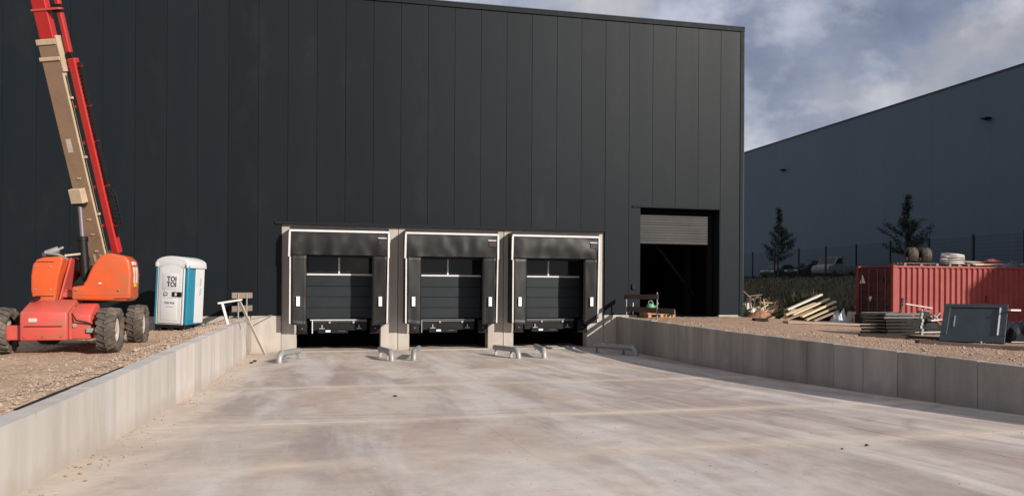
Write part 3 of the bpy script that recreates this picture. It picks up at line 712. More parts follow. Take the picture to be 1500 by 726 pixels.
# wheels
def wheel(x, y, s, steer=0):
    z = .82+.50
    hub = MB().lathe([(-.06, .30), (.10, .30), (.12, .27), (.05, .24), (.03, .13), (.09, .12), (.10, .0001)], 20, 'x')
    r = hub.build('wheel', 'rim', BL, loc=(x-LB.x, y-LB.y, z-LB.z))
    r.rotation_euler = (random.uniform(0, 3), 0, (0 if s > 0 else math.pi)+steer)
    ty = MB().lathe([(.13, .285), (.175, .33), (.19, .40), (.175, .445), (.14, .458), (-.14, .458), (-.175, .445), (-.19, .40), (-.175, .33), (-.13, .285)], 40, 'x')
    n = 18
    for k in range(n):
        for side in (-1, 1):
            a0 = 2*math.pi*(k+(.5 if side > 0 else 0))/n
            pts = []
            for (u, da, rr) in ((.0, .15, .455), (.19, -.06, .445), (.0, .30, .455), (.19, .09, .445)):
                for ex in (0, .045):
                    a = a0+da; q = rr+ex*(1 if u < .1 else .75); pts.append(Vector((side*(u-.012 if u < .1 else u), math.cos(a)*q, math.sin(a)*q)))
            f = [(0, 2, 3, 1), (2, 6, 7, 3), (6, 4, 5, 7), (4, 0, 1, 5), (1, 3, 7, 5), (0, 4, 6, 2)]
            ty.add(pts, f if side > 0 else [q[::-1] for q in f])
            # shoulder lug
            sp_ = []
            for (x_, da, q) in ((.19, -.06, .478), (.19, .09, .478), (.195, .10, .40), (.195, -.05, .40)):
                a = a0+da; sp_.append(Vector((side*x_, math.cos(a)*q, math.sin(a)*q)))
            sp2 = [Vector((v.x-side*.03, v.y, v.z)) for v in sp_]
            ty.add(sp_+sp2, [(0, 1, 2, 3), (0, 4, 5, 1), (1, 5, 6, 2), (2, 6, 7, 3), (3, 7, 4, 0)])
    ty.build('tyre', 'tyre', r)
    MB().tube([(.05, 0, 0), (.125, 0, 0)], .075, 12).build('hub', 'rim', r)
    m = MB()
    for k in range(8): a = k*math.pi/4; m.tube([(.04, math.cos(a)*.19, math.sin(a)*.19), (.065, math.cos(a)*.19, math.sin(a)*.19)], .018, 6)
    m.build('wheel_nuts', 'rim', r)
wheel(-21.33, -9.93, 1); wheel(-21.38, -7.05, 1); wheel(-23.42, -9.93, -1); wheel(-23.42, -7.05, -1)
# turntable
MB().lathe([(1.9, .0001), (1.9, .62), (2.08, .62), (2.08, .0001)], 28, 'z', (-22.3, -8.6, 0)).build('slewing_ring', 'black', BL, o)
MB().box(-22.85, -21.15, -9.5, -8.1, 2.02, 2.14).build('turntable', 'red', BL, o, bevel=.02)
# left cowl
lc = [(-22.955, 2.20), (-22.93, 2.05), (-22.86, 1.93), (-22.74, 1.87), (-22.54, 1.87), (-22.47, 2.0), (-22.42, 2.45), (-22.32, 2.86), (-22.36, 2.93), (-22.72, 2.90), (-22.85, 2.85), (-22.92, 2.74), (-22.955, 2.5)]
MB().prism(lc, -9.78, -7.6).build('engine_cowl', 'orange', BL, o, bevel=.09, bseg=5)
sp0 = [(-22.455, -9.62, 1.98), (-22.455, -7.9, 1.98), (-22.30, -7.9, 2.9), (-22.30, -9.40, 2.9)]
MB().add(sp0+[(x+.04, y, z) for x, y, z in sp0], [(0, 1, 2, 3), (7, 6, 5, 4), (0, 4, 5, 1), (1, 5, 6, 2), (2, 6, 7, 3), (3, 7, 4, 0)]).build('cowl_side_panel', 'red', BL, o, bevel=.01)
MB().box(-22.3, -21.9, -8.75, -8.0, 2.15, 2.6).build('machine_bay', 'black', BL, o)
MB().prism([(-9.0, 2.55), (-8.5, 2.62), (-8.5, 2.98), (-9.1, 2.98)], -22.2, -22.15, 'x').build('bay_plate', 'black', BL, o)
MB().prism([(-22.14, 2.30), (-21.90, 2.30), (-21.99, 2.50)], -9.75, -9.66).build('guard_plate', 'black', BL, o)
MB().box(-22.43, -22.16, -9.4, -8.8, 2.141, 2.2).build('step_plate', 'red', BL, o)
# right cowl
rc = [(-22.17, 1.97), (-21.06, 1.94), (-20.97, 2.02), (-20.95, 2.55), (-20.99, 2.86), (-21.10, 2.96), (-21.38, 3.02), (-21.53, 2.99), (-21.64, 2.90), (-21.74, 2.75), (-21.82, 2.57), (-21.88, 2.41), (-21.96, 2.31), (-22.08, 2.28), (-22.17, 2.27)]
MB().prism(rc, -9.75, -8.95).build('tank_cowl', 'orange', BL, o, bevel=.06, bseg=4)
MB().prism([(-22.1, 2.09), (-21.0, 2.09), (-21.0, 2.115), (-22.1, 2.115)], -9.756, -9.70).build('cowl_seam', 'red', BL, o)
MB().box(-20.98, -20.935, -9.52, -9.44, 2.35, 2.72).build('vent', 'rim', BL, o); MB().box(-20.98, -20.935, -9.28, -9.2, 2.35, 2.72).build('vent', 'rim', BL, o)
MB().box(-20.98, -20.936, -9.46, -9.3, 2.27, 2.37).build('warning_label', 'yellow', BL, o)
MB().box(-21.01, -20.95, -9.55, -9.3, 2.76, 2.84).build('cowl_label', 'white', BL, o)
MB().box(-21.30, -20.95, -9.762, -9.74, 2.00, 2.025).build('cowl_label', 'redprint', BL, o)
MB().box(-21.62, -21.56, -9.765, -9.74, 2.33, 2.36).build('cowl_badge', 'white', BL, o)
for z in (2.05, 2.80): MB().box(-22.86, -22.50, -9.79, -9.775, z, z+.012).build('cowl_seam', 'black', BL, o)
for x, z in ((-22.85, 2.2), (-22.56, 2.2), (-22.85, 2.7), (-22.56, 2.7), (-21.2, 2.2), (-22.05, 2.2)): MB().tube([(x, -9.80, z), (x, -9.74, z)], .016, 8).build('fastener', 'galv', BL, o)
MB().prism([(-10.30, 1.14), (-10.33, 1.72), (-10.05, 1.84), (-10.05, 1.14)], -22.05, -22.0, 'x').build('chassis_flange', 'red', BL, o, bevel=.008)
MB().box(-22.1, -22.085, -10.262, -10.2, 1.16, 1.66).build('chassis_seam', 'black', BL, o)
for x in (-22.85, -22.5, -22.15): MB().tube([(x, -10.45, 1.22), (x, -10.40, 1.22)], .022, 8).build('bolt', 'red', BL, o)
MB().box(-22.78, -22.62, -10.432, -10.415, 1.52, 1.60).build('data_plate', 'rim', BL, o)
MB().tube([(-22.0, -10.3, 1.70), (-21.9, -10.35, 1.55), (-21.7, -10.3, 1.5), (-21.55, -10.15, 1.4)], .018, 6).build('brake_hose', 'black', BL, o)
MB().box(-22.9, -22.75, -10.05, -9.8, 2.0, 2.05).build('grip_patch', 'black', BL, o)
# pipework on the left cowl
MB().tube([(-22.80, -9.35, 2.99), (-22.55, -9.3, 3.10)], .075, 12).tube([(-22.55, -9.3, 3.10), (-22.46, -9.28, 3.15)], .03, 8).build('muffler', 'galv', BL, o)
MB().tube([(-22.72, -9.45, 3.0), (-22.5, -9.5, 2.97), (-22.3, -9.62, 2.88)], .035, 8).build('hose', 'galv', BL, o)
MB().box(-22.86, -22.62, -9.42, -9.2, 2.92, 3.02).build('valve_block', 'greymetal', BL, o, bevel=.02)
MB().bar((-22.4, -9.4, 2.96), (-22.0, -9.3, 3.02), .08, .04).build('lever_bar', 'cream', BL, o)
# boom
B0 = Vector((-21.80, -8.52, 2.70)); B1 = Vector((-22.67, -10.12, 8.39)); bt = (B1-B0).normalized(); azv = Vector((bt.x, bt.y, 0)).normalized()
e1 = Vector((-azv.y, azv.x, 0)); e1 = e1 if e1.x > 0 else -e1
nn = (azv*bt.z - Vector((0, 0, 1))*Vector((bt.x, bt.y, 0)).length).normalized()    # underside normal
rq = Matrix.Rotation(R(9), 3, bt); e1 = rq @ e1; nn = rq @ nn
if nn.x > -.5: pass
def bp(s, a=0, b=0): return B0+bt*s+e1*a+nn*b
def bbox(s0, s1, a0, a1, b0, b1): return MB().obox(bp((s0+s1)/2, (a0+a1)/2, (b0+b1)/2), bt, e1, nn, s1-s0, a1-a0, b1-b0)
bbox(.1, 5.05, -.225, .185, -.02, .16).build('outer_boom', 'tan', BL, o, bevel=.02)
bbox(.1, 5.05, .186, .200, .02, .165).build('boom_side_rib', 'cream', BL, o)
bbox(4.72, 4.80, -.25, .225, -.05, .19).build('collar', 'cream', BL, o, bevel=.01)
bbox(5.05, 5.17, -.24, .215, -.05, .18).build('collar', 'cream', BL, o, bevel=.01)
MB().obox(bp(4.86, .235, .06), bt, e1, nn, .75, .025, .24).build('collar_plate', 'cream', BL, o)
bbox(4.80, 9.5, -.175, .145, -.05, .12).build('inner_boom', 'redb', BL, o, bevel=.015)
bbox(5.75, 5.79, -.20, .42, -.07, .14).build('hose_clamp', 'red', BL, o)
bbox(5.70, 5.86, .22, .42, -.1, .05).build('hose_clamp', 'black', BL, o)
# red side tube
bbox(.35, 4.75, .30, .47, -.12, .06).build('carrier_tube', 'redb', BL, o, bevel=.02)
bbox(4.75, 4.86, .28, .43, -.11, .05).build('tube_end', 'black', BL, o, bevel=.01)
bbox(4.86, 9.5, .29, .40, -.08, .04).build('push_tube', 'redb', BL, o, bevel=.02)
for s in (1.0, 1.9, 2.9, 3.7, 4.55): bbox(s, s+.06, .18, .53, -.10, .02).build('tube_bracket', 'redb', BL, o)
m = MB()
for i in range(46):
    s = .8+i*.085; m.obox(bp(s, .525+(.008 if i % 2 else 0), -.02), bt, e1, nn, .06, .05, .11)
m.build('energy_chain', 'rubber', BL, o)
m = MB()
for q in (.56, .64): m.tube([bp(.85, q-.02, -.05), bp(1.0, q, -.07), bp(1.7, q, -.07), bp(1.85, q-.04, -.05)], .02, 6)
for i in range(7): m.tube([bp(1.05+i*.1, .56, -.07), bp(1.05+i*.1, .64, -.07)], .012, 5)
m.build('hose_loop', 'black', BL, o)
for q, rr_ in ((.215, .012), (.245, .010)): MB().tube([bp(.3, q, .1), bp(2.2, q+.01, .11), bp(3.4, q, .10), bp(4.4, q, .09)], rr_, 6).build('hydraulic_hose', 'black', BL, o)
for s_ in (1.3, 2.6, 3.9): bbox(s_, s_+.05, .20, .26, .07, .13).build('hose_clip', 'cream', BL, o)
bbox(2.75, 3.05, -.10, .02, .1601, .163).build('boom_label', 'rim', BL, o)
# boom lugs, clevis and ram
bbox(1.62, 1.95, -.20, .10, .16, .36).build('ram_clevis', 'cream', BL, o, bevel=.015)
bbox(1.56, 1.625, -.17, .07, .18, .33).build('clevis_pin_block', 'black', BL, o)
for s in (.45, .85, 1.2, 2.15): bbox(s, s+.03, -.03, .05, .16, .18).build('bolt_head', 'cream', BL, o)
r0, r1 = Vector((-21.98, -9.35, 2.35)), bp(1.6, -.05, .26)
MB().tube([r0, r0+(r1-r0)*.56], .095, 14).build('ram_barrel', 'black', BL, o)
MB().tube([r0+(r1-r0)*.56, r1], .05, 12).build('ram_rod', 'chrome', BL, o)
MB().tube([r0+(r1-r0)*.53, r0+(r1-r0)*.58], .115, 14).build('ram_gland', 'black', BL, o)
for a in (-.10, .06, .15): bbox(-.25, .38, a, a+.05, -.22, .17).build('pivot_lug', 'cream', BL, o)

# ------------------------------------------------------------------ far hall
FX = 35.0
fh = thing('industrial_hall', 'long tall grey industrial hall in shade beyond the fence', 'industrial hall', (FX, 40, 3.4))
fo = (FX, 40, 3.4)
y = -32.0
while y < 124:
    MB().box(FX, FX+.2, y+.004, y+5.996, 3.3, 19.5).build('wall_panel', 'far', fh, fo); y += 6
MB().box(FX+.21, FX+60, -32, 124, 3.3, 19.3).build('hall_core', 'trim', fh, fo)
MB().box(FX-.06, FX+.25, -32, 124, 19.5, 19.64).build('roof_trim', 'trimlight', fh, fo)
for y in (22.2, 50.2):
    MB().box(FX-.55, FX-.01, y-.28, y+.28, 16.02, 16.16).box(FX-.3, FX-.2, y-.04, y+.04, 15.9, 16.02).build('wall_light', 'black', fh, fo, bevel=.02)
MB().box(FX-.05, FX-.001, 44.0, 45.0, 3.3, 5.5).build('hall_door', 'trim', fh, fo)
# small stair tower / base strip on the hall
MB().box(FX-.06, FX-.002, -32, 43.9, 3.3, 4.1).build('base_strip', 'trim', fh, fo)

# ------------------------------------------------------------------ fence on the bank
FNX = 25.2
def fbase(y): return bankz(FNX, y)
fn = thing('mesh_fence', 'dark steel mesh fence along the top of the soil bank', 'fence', (FNX, 25, 3.35))
fo = (FNX, 25, 3.35)
yy = 1.0
posts = []
for yv in frange(2.2, 60, 3.75):
    zb = fbase(yv); posts.append(yv)
    MB().box(FNX-.06, FNX+.06, yv-.06, yv+.06, zb-.3, zb+2.65).build('post', 'fence', fn, fo)
m = MB()
for a, b in zip(posts, posts[1:]):
    for i in range(10):
        z = fbase((a+b)/2)+.12+i*.26; m.box(FNX-.008, FNX+.008, a, b, z, z+.014)
    for i in range(1, 30):
        yv = a+(b-a)*i/30; z = fbase((a+b)/2)+.1; m.box(FNX-.004, FNX+.004, yv-.004, yv+.004, z, z+2.4)
tag(m.build('mesh_wires', 'fence', fn, fo), kind='stuff')

# ------------------------------------------------------------------ trees
def tree(loc, h, spread, seed, lab):
    rnd = random.Random(seed); t = thing('young_tree', lab, 'tree', loc, group='young trees in front of the grey hall')
    tr = MB(); pts = []; 
    for i in range(9): f = i/8; pts.append((.10*math.sin(f*4+seed), .1*math.cos(f*3), h*f))
    tr.tube(pts, [.09*(1-.85*i/8)+.012 for i in range(9)], 7)
    lf = MB()
    for b in range(46):
        f = .22+.76*(b/46)+rnd.uniform(-.02, .02); f = min(f, .99)
        prof = (max(.05, 1-abs(f-.38)/.27))**.6 if f < .62 else max(.05, .20*(1-f)/.38)
        L = spread*prof*rnd.uniform(.65, 1.1)+.12; a = rnd.uniform(0, 6.283)
        p0 = Vector((0, 0, h*f)); dr = Vector((math.cos(a), math.sin(a), rnd.uniform(.35, .9)))
        mid = p0+dr*L*.55; end = p0+Vector((math.cos(a)*L, math.sin(a)*L, dr.z*L*1.0))
        tr.tube([p0, mid, end], [.025, .016, .006], 5, False)
        for q in range(int(32+88*L)):
            s = rnd.uniform(.2, 1.08); p = p0.lerp(end, s)+Vector((rnd.gauss(0, .11), rnd.gauss(0, .11), rnd.gauss(0, .11)))
            u = Vector((rnd.gauss(0, 1), rnd.gauss(0, 1), rnd.gauss(0, 1))).normalized(); v = u.orthogonal().normalized(); sz = rnd.uniform(.05, .11)
            lf.add([p-u*sz, p+v*sz*.55, p+u*sz, p-v*sz*.55], [(0, 1, 2, 3)])
    tr.build('trunk', 'bark', t); lf.build('crown', 'leaf', t)
tree((27.2, 39.2, 3.4), 7.1, 1.75, 3, 'smaller young tree before the grey hall, left of the parked cars')
tree((26.6, 21.3, 3.4), 6.3, 1.85, 8, 'wider young tree before the grey hall, behind the red container')

# ------------------------------------------------------------------ cars
def car(loc, rotz, paint, lab, kind):
    t = thing('parked_car', lab, 'car', loc, (0, 0, rotz), 'cars parked beyond the fence')
    if kind == 'van': side = [(-2.2, .35), (2.2, .35), (2.25, .8), (2.1, 1.05), (1.35, 1.2), (.75, 1.85), (-.1, 1.92), (-.15, 1.15), (-2.2, 1.1)]
    else: side = [(-2.1, .3), (2.1, .3), (2.15, .65), (1.95, .85), (1.05, .95), (.45, 1.42), (-.9, 1.47), (-1.75, 1.05), (-2.1, .95)]
    MB().prism(side, -.86, .86).build('body', paint, t, bevel=.06, bseg=2)
    if kind == 'van': w_ = [(.72, 1.25), (1.18, 1.25), (.72, 1.75), (.1, 1.78), (.1, 1.25)]
    else: w_ = [(-1.4, 1.0), (.9, 1.0), (.42, 1.36), (-.85, 1.40)]
    for s in (-1, 1): MB().prism(w_, s*.868-.006, s*.868+.006).build('side_window', 'glass', t)
    a, b = ((1.33, 1.23), (.78, 1.82)) if kind == 'van' else ((1.02, .98), (.48, 1.40))
    d = Vector((a[0]-b[0], 0, a[1]-b[1])); c = Vector(((a[0]+b[0])/2+.02, 0, (a[1]+b[1])/2+.02))
    MB().obox(c, d, (0, 1, 0), d.cross(Vector((0, 1, 0))), d.length*.9, 1.5, .02).build('windscreen', 'glass', t)
    for x in (-1.3, 1.3):
        for s in (-1, 1): MB().lathe([(-.1, .0001), (-.1, .32), (.1, .32), (.1, .0001)], 16, 'y', (x, s*.8, .32)).build('wheel', 'rubber', t)
    for s in (-1, 1): MB().box(2.08, 2.2, s*.6-.18, s*.6+.18, .66, .8).build('headlight', 'white', t, bevel=.02)
car((28.6, 32.6, 3.42), R(200), 'carw', 'pale pickup truck parked behind the fence beside the red container', 'van')
car((28.8, 36.9, 3.42), R(192), 'card_', 'dark car parked between the pale pickup and the green car', 'car')
car((28.6, 41.3, 3.42), R(205), 'carg', 'dark green car parked behind the fence beside the smaller tree', 'car')

# ------------------------------------------------------------------ shipping container
CXL, CYF, CZ, CL, CW_, CH = 7.66, .39, .83, 12.19, 2.44, 2.59
ct = thing('shipping_container', 'long faded red shipping container, half in shade, with goods on its roof', 'container', (CXL, CYF, CZ)); co = (CXL, CYF, CZ)
def corrug(n, L, y0, sgn, dep):
    pts = []; p = L/n
    for i in range(n):
        x = i*p; pts += [(x, 0), (x+p*.40, 0), (x+p*.52, dep), (x+p*.82, dep)]
    pts.append((L, 0)); return pts
for yb, sg, nm in ((CYF+.045, 1, 'side_wall'), (CYF+CW_-.045, -1, 'side_wall')):
    pts = corrug(40, CL-.36, 0, 1, .07); m = MB(); n = len(pts)
    vs = [(CXL+.18+x, yb+sg*d, CZ+.16) for x, d in pts]+[(CXL+.18+x, yb+sg*d, CZ+CH-.1) for x, d in pts]
    m.add(vs, [(i, i+1, n+i+1, n+i) if sg > 0 else (i+1, i, n+i, n+i+1) for i in range(n-1)]); m.build(nm, 'rcont', ct, co)
for x in (CXL, CXL+CL-.18):
    for y_ in (CYF, CYF+CW_-.16): MB().box(x, x+.18, y_, y_+.16, CZ+.12, CZ+CH-.12).build('corner_post', 'rcont', ct, co, bevel=.01)
    for y_ in (CYF-.005, CYF+CW_-.165):
        for z in (CZ, CZ+CH-.118): MB().box(x-.005, x+.185, y_, y_+.17, z, z+.118).build('corner_casting', 'rcont', ct, co, bevel=.015)
for y_ in (CYF+.01, CYF+CW_-.09):
    MB().box(CXL+.185, CXL+CL-.185, y_, y_+.08, CZ+.02, CZ+.16).build('bottom_rail', 'rcont', ct, co)
    MB().box(CXL+.185, CXL+CL-.185, y_, y_+.08, CZ+CH-.1, CZ+CH-.02).build('top_rail', 'rcont', ct, co)
MB().box(CXL+.1, CXL+CL-.1, CYF+.095, CYF+CW_-.095, CZ+CH-.09, CZ+CH-.03).build('roof', 'rcont', ct, co)
MB().box(CXL+.1, CXL+CL-.1, CYF+.095, CYF+CW_-.095, CZ+.1, CZ+.15).build('floor', 'dark', ct, co)
MB().box(CXL+CL-.1, CXL+CL-.05, CYF+.165, CYF+CW_-.17, CZ+.12, CZ+CH-.12).build('end_wall', 'rcont', ct, co)
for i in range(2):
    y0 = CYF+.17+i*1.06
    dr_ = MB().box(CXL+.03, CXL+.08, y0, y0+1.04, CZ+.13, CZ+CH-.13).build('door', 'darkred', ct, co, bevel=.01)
    for q in range(4): MB().box(CXL+.0, CXL+.029, y0+.04, y0+1.0, CZ+.25+q*.57, CZ+.62+q*.57).build('door_rib', 'darkred', dr_, co, bevel=.015)
    for q in (.28, .78):
        MB().tube([(CXL-.03, y0+q, CZ+.15), (CXL-.03, y0+q, CZ+CH-.15)], .02, 8).build('lock_rod', 'greymetal', dr_, co)
        MB().box(CXL-.05, CXL-.01, y0+q-.02, y0+q+.24, CZ+1.05, CZ+1.09).build('handle', 'greymetal', dr_, co)
MB().add([(CXL-.034, CYF+1.75, 2.62), (CXL-.034, CYF+2.14, 2.62), (CXL-.034, CYF+1.945, 3.02), (CXL-.028, CYF+1.75, 2.62), (CXL-.028, CYF+2.14, 2.62), (CXL-.028, CYF+1.945, 3.02)], [(0, 2, 1), (3, 4, 5), (0, 1, 4, 3), (1, 2, 5, 4), (2, 0, 3, 5)]).build('triangle_sign', 'whitemark', ct, co)
MB().add([(CXL-.034, CYF+1.30, 2.02), (CXL-.034, CYF+1.54, 2.02), (CXL-.034, CYF+1.42, 1.78), (CXL-.028, CYF+1.30, 2.02), (CXL-.028, CYF+1.54, 2.02), (CXL-.028, CYF+1.42, 1.78)], [(0, 1, 2), (3, 5, 4), (0, 3, 4, 1), (1, 4, 5, 2), (2, 5, 3, 0)]).build('triangle_sign', 'whitemark', ct, co)
for yy_, zz, a, b in ((.62, 2.66, .12, .26), (.22, 2.75, .22, .11), (.2, 2.1, .22, .2), (.22, 1.62, .22, .16), (.62, 1.75, .10, .2)):
    MB().box(CXL-.034, CXL-.028, CYF+yy_, CYF+yy_+a, zz, zz+b).build('door_print', 'trimlight', ct, co)
for x, z, a, b in ((7.2, 2.05, .45, .10), (7.25, 1.88, .35, .08), (7.85, 1.5, .16, .20), (5.0, .95, .02, .3), (7.4, .95, .03, .4)):
    MB().box(CXL+x, CXL+x+a, CYF-.002, CYF+.04, CZ+z, CZ+z+b).build('side_print', 'trimlight', ct, co)
# goods on its roof
RZ = CZ+CH-.025
def pallet(loc, rz_, lab, mat, grp=None, L=1.2, Wd=.8):
    t = thing('pallet', lab, 'pallet', loc, (0, 0, rz_), grp)
    for i in range(5): MB().box(-L/2, L/2, -Wd/2+i*(Wd-.12)/4, -Wd/2+i*(Wd-.12)/4+.12, .122, .144).build('deck_board', mat, t)
    for x in (-L/2, -.06, L/2-.12):
        MB().box(x, x+.12, -Wd/2, Wd/2, .1, .121).build('stringer', mat, t)
        for y_ in (-Wd/2, -.05, Wd/2-.1): MB().box(x, x+.12, y_, y_+.1, .022, .099).build('block', mat, t)
    for y_ in (-Wd/2, -.05, Wd/2-.1): MB().box(-L/2, L/2, y_, y_+.1, 0, .0215).build('base_board', mat, t)
    return t
pallet((9.55, 1.35, RZ), 0, 'long weathered pallet under two tyres on the container roof', 'oldwood', 'pallets on the container', 1.85, 1.0)
pallet((11.62, 1.35, RZ), 0, 'weathered pallet under the pale pipe coil on the container roof', 'oldwood', 'pallets on the container', 1.15, 1.0)
for x, yv, lab in ((9.35, 1.25, 'left dark treaded tyre standing on the container roof'), (10.22, 1.4, 'right dark treaded tyre standing on the container roof')):
    t = thing('spare_wheel', lab, 'tyre', (x, yv, RZ+.146+.36), (0, 0, R(-22)), 'tyres on the container roof')
    m = MB().lathe([(.17, .18), (.2, .24), (.2, .31), (.17, .345), (-.17, .345), (-.2, .31), (-.2, .24), (-.17, .18)], 28, 'x')
    for k in range(18):
        for s in (-1, 1):
            a = 2*math.pi*(k+.5*(s > 0))/18; c_ = Vector((s*.09, math.cos(a)*.345, math.sin(a)*.345)); n_ = Vector((0, math.cos(a), math.sin(a)))
            m.obox(c_, Vector((1, 0, 0))+n_.cross(Vector((1, 0, 0)))*.5*s, n_.cross(Vector((1, 0, 0))), n_, .16, .05, .04)
    m.build('tread', 'tyre', t); MB().lathe([(.1, .17), (.1, .0001)], 20, 'x').build('rim', 'greymetal', t)
t = thing('pipe_coil', 'pale coil of pipe lying on a pallet on the container roof', 'coil', (11.65, 1.3, RZ+.146))
for k in range(7):
    rr, zz = (.42, .05+.075*k) if k < 6 else (.33, .3)
    m = MB(); m.tube([(rr*(1.22+.05*math.sin(k))*math.cos(a*math.pi/12), rr*math.sin(a*math.pi/12), zz+.05*math.sin(a*.26+k)*(.4+k*.12)) for a in range(25)], .035, 7, False)
    m.build('coil_turn', 'steelwire', t)
def sheetobj(name, lab, cat, loc, w, d, h, mat, seed, rz_=0, grp=None, lift=.0):
    m = MB(); n = 12; vs = []
    for j in range(n+1):
        for i in range(n+1):
            u, v = i/n-.5, j/n-.5; e = (1-(2*u)**4)*(1-(2*v)**4)
            z = e*h*(.45+.9*abs(noise.noise(Vector((u*3.2+seed, v*3.2, seed))))+.4*noise.noise(Vector((u*9, v*9, seed))))
            vs.append((u*w*(1+.12*noise.noise(Vector((v*3, seed, 0)))), v*d*(1+.12*noise.noise(Vector((u*3, seed, 4)))), max(z, 0)+.004))
    k = n+1; N = len(vs); fs = []
    vs2 = [(a, b, max(c-.012, -.01)) for a, b, c in vs]
    for j in range(n):
        for i in range(n):
            q = (j*k+i, j*k+i+1, (j+1)*k+i+1, (j+1)*k+i); fs += [q, tuple(x+N for x in q[::-1])]
    m.add(vs+vs2, fs, False); ob = m.build(name, mat, loc=loc); ob.rotation_euler = (0, 0, rz_); return tag(ob, lab, cat, grp)
for i in range(5):
    a = (12.4+.05*i, .8+.22*i, RZ+.09+.05*i); b = (13.85-.1*(i % 2), .7+.24*i, RZ+.16+.03*i)
    tag(MB().bar(a, b, .16, .03).build('loose_board', ('wood', 'paletim', 'oldwood', 'card', 'wood')[i]), ('yellowish board lowest in the flat heap on the container roof', 'bleached board second from the front in the heap on the container roof', 'greyish board in the middle of the flat heap on the container roof', 'brown sheet strip fourth from the front on the container roof', 'yellowish board rearmost in the heap on the container roof')[i], 'board', 'boards on the container roof')
sheetobj('sheeting', 'pale red crumpled sheet on boards on the container roof', 'sheeting', (13.55, .95, RZ+.25), .8, .5, .15, 'rcont', 4)
sheetobj('sheeting', 'dark tarpaulin heap at the right on the container roof', 'sheeting', (14.9, 1.2, RZ), 1.8, 1.4, .30, 'tarp', 9)

# ------------------------------------------------------------------ debris by the warehouse corner
def plank(p, q, w, h, mat, lab, grp): return tag(MB().bar((0, 0, 0), Vector(q)-Vector(p), w, h).build('timber_plank', mat, loc=p), lab, 'plank', grp)
PL = 'planks heaped beside the container'
P0 = Vector((3.85, 2.6, .84))
specs = [((.0, .0, .55), (2.05, .35, 1.25), 'paletim', 'topmost pale plank, lying highest on the heap beside the container'),
         ((.35, .1, .32), (2.55, .5, 1.05), 'wood', 'second plank from the top of the heap beside the container'),
         ((.75, .0, .22), (2.75, .3, .92), 'wood', 'third plank down on the heap, its upper end furthest right'),
         ((.1, .3, .30), (1.9, .6, .85), 'wood', 'thin plank crossing under the two topmost planks'),
         ((-.1, .1, .06), (2.1, .7, .60), 'oldwood', 'greyer plank in the lower left of the plank heap'),
         ((.9, -.1, .08), (2.7, .2, .68), 'wood', 'pale plank near the bottom front of the plank heap'),
         ((1.2, -.25, .04), (2.65, -.05, .50), 'oldwood', 'weathered grey plank lowest at the right of the heap'),
         ((-.05, .4, .05), (1.2, 1.2, .52), 'wood', 'plank at the far left underneath the heap'),
         ((.5, .35, .18), (2.3, .9, .70), 'oldwood', 'buried weathered plank in the middle of the heap')]
for a, b, mt, lab in specs: plank(P0+Vector(a), P0+Vector(b), .16, .07, mt, lab, PL)
t = sheetobj('rubble_sack', 'grey crumpled sack at the right foot of the plank heap', 'sack', (6.45, 2.4, .82), .75, .6, .55, 'film', 12, .3)
# earth mound, cardboard, film, broken wood at the corner
m = MB(); n = 16; vs = []
for j in range(n+1):
    for i in range(n+1):
        u, v = 2*i/n-1, 2*j/n-1; h = max(0, 1-(u*u+v*v)**.5); vs.append((u*1.0, v*.9, -.05+.62*h**.9+.05*noise.noise(Vector((u*4, v*4, 3)))))
m.add(vs, [(j*(n+1)+i, j*(n+1)+i+1, (j+1)*(n+1)+i+1, (j+1)*(n+1)+i) for j in range(n) for i in range(n)], True)
tag(m.build('soil_mound', 'soil', loc=(3.35, 4.0, .83)), 'low mound of orange soil near the warehouse corner', 'mound')
DG = 'broken timber by the warehouse corner'
rr = random.Random(5)
labs = ['longest broken lath sticking up left against the warehouse corner', 'brown lath lying across the top of the corner debris', 'pale stick leaning in the corner debris', 'dark slat low in the corner debris', 'reddish slat on top of the corner debris', 'short upright stick right of the plastic film', 'thin lath reaching right towards the weeds', 'broken batten at the back of the corner debris', 'bleached batten in front of the plastic film', 'grey lath lying flat under the plastic film', 'brown stake standing left of the plastic film', 'splintered board resting on the cardboard']
dspec = [((1.2, 5.4, 1.75), (2.3, 5.6, 1.35), .07), ((1.3, 5.3, 1.45), (3.0, 5.8, 1.50), .12), ((1.6, 5.0, .9), (2.0, 5.2, 1.5), .07), ((1.2, 5.0, 1.0), (2.5, 5.3, .95), .12), ((1.6, 5.5, 1.55), (2.9, 5.6, 1.62), .13), ((3.0, 5.3, .9), (2.9, 5.4, 1.45), .05), ((2.6, 5.5, 1.32), (4.2, 6.0, 1.30), .05), ((1.5, 6.0, 1.2), (3.4, 6.4, 1.55), .1), ((1.9, 4.9, 1.0), (3.0, 5.1, 1.25), .06), ((1.4, 4.9, .93), (3.2, 5.0, .99), .14), ((1.45, 5.0, .85), (1.42, 5.05, 1.5), .07), ((2.7, 5.0, 1.05), (3.6, 5.4, .95), .1)]
def dsh(p): return (3.15+(p[0]-1.2)*.66, p[1]-.2, p[2]*1.28-.02)
for (p, q, w_), lab in zip(dspec, labs):
    p, q = dsh(p), dsh(q)
    plank(p, q, w_, .03, rr.choice(['oldwood', 'wood', 'darkwood', 'palwood', 'oldwood']), lab, DG)
sheetobj('plastic_film', 'crumpled whitish plastic film in the corner debris', 'plastic film', (4.0, 5.0, 1.0), .8, .6, .5, 'film', 3)
sheetobj('plastic_film', 'small scrap of film left in the corner debris', 'plastic film', (3.5, 4.9, .95), .45, .4, .4, 'film', 6)
m = MB(); vs = []
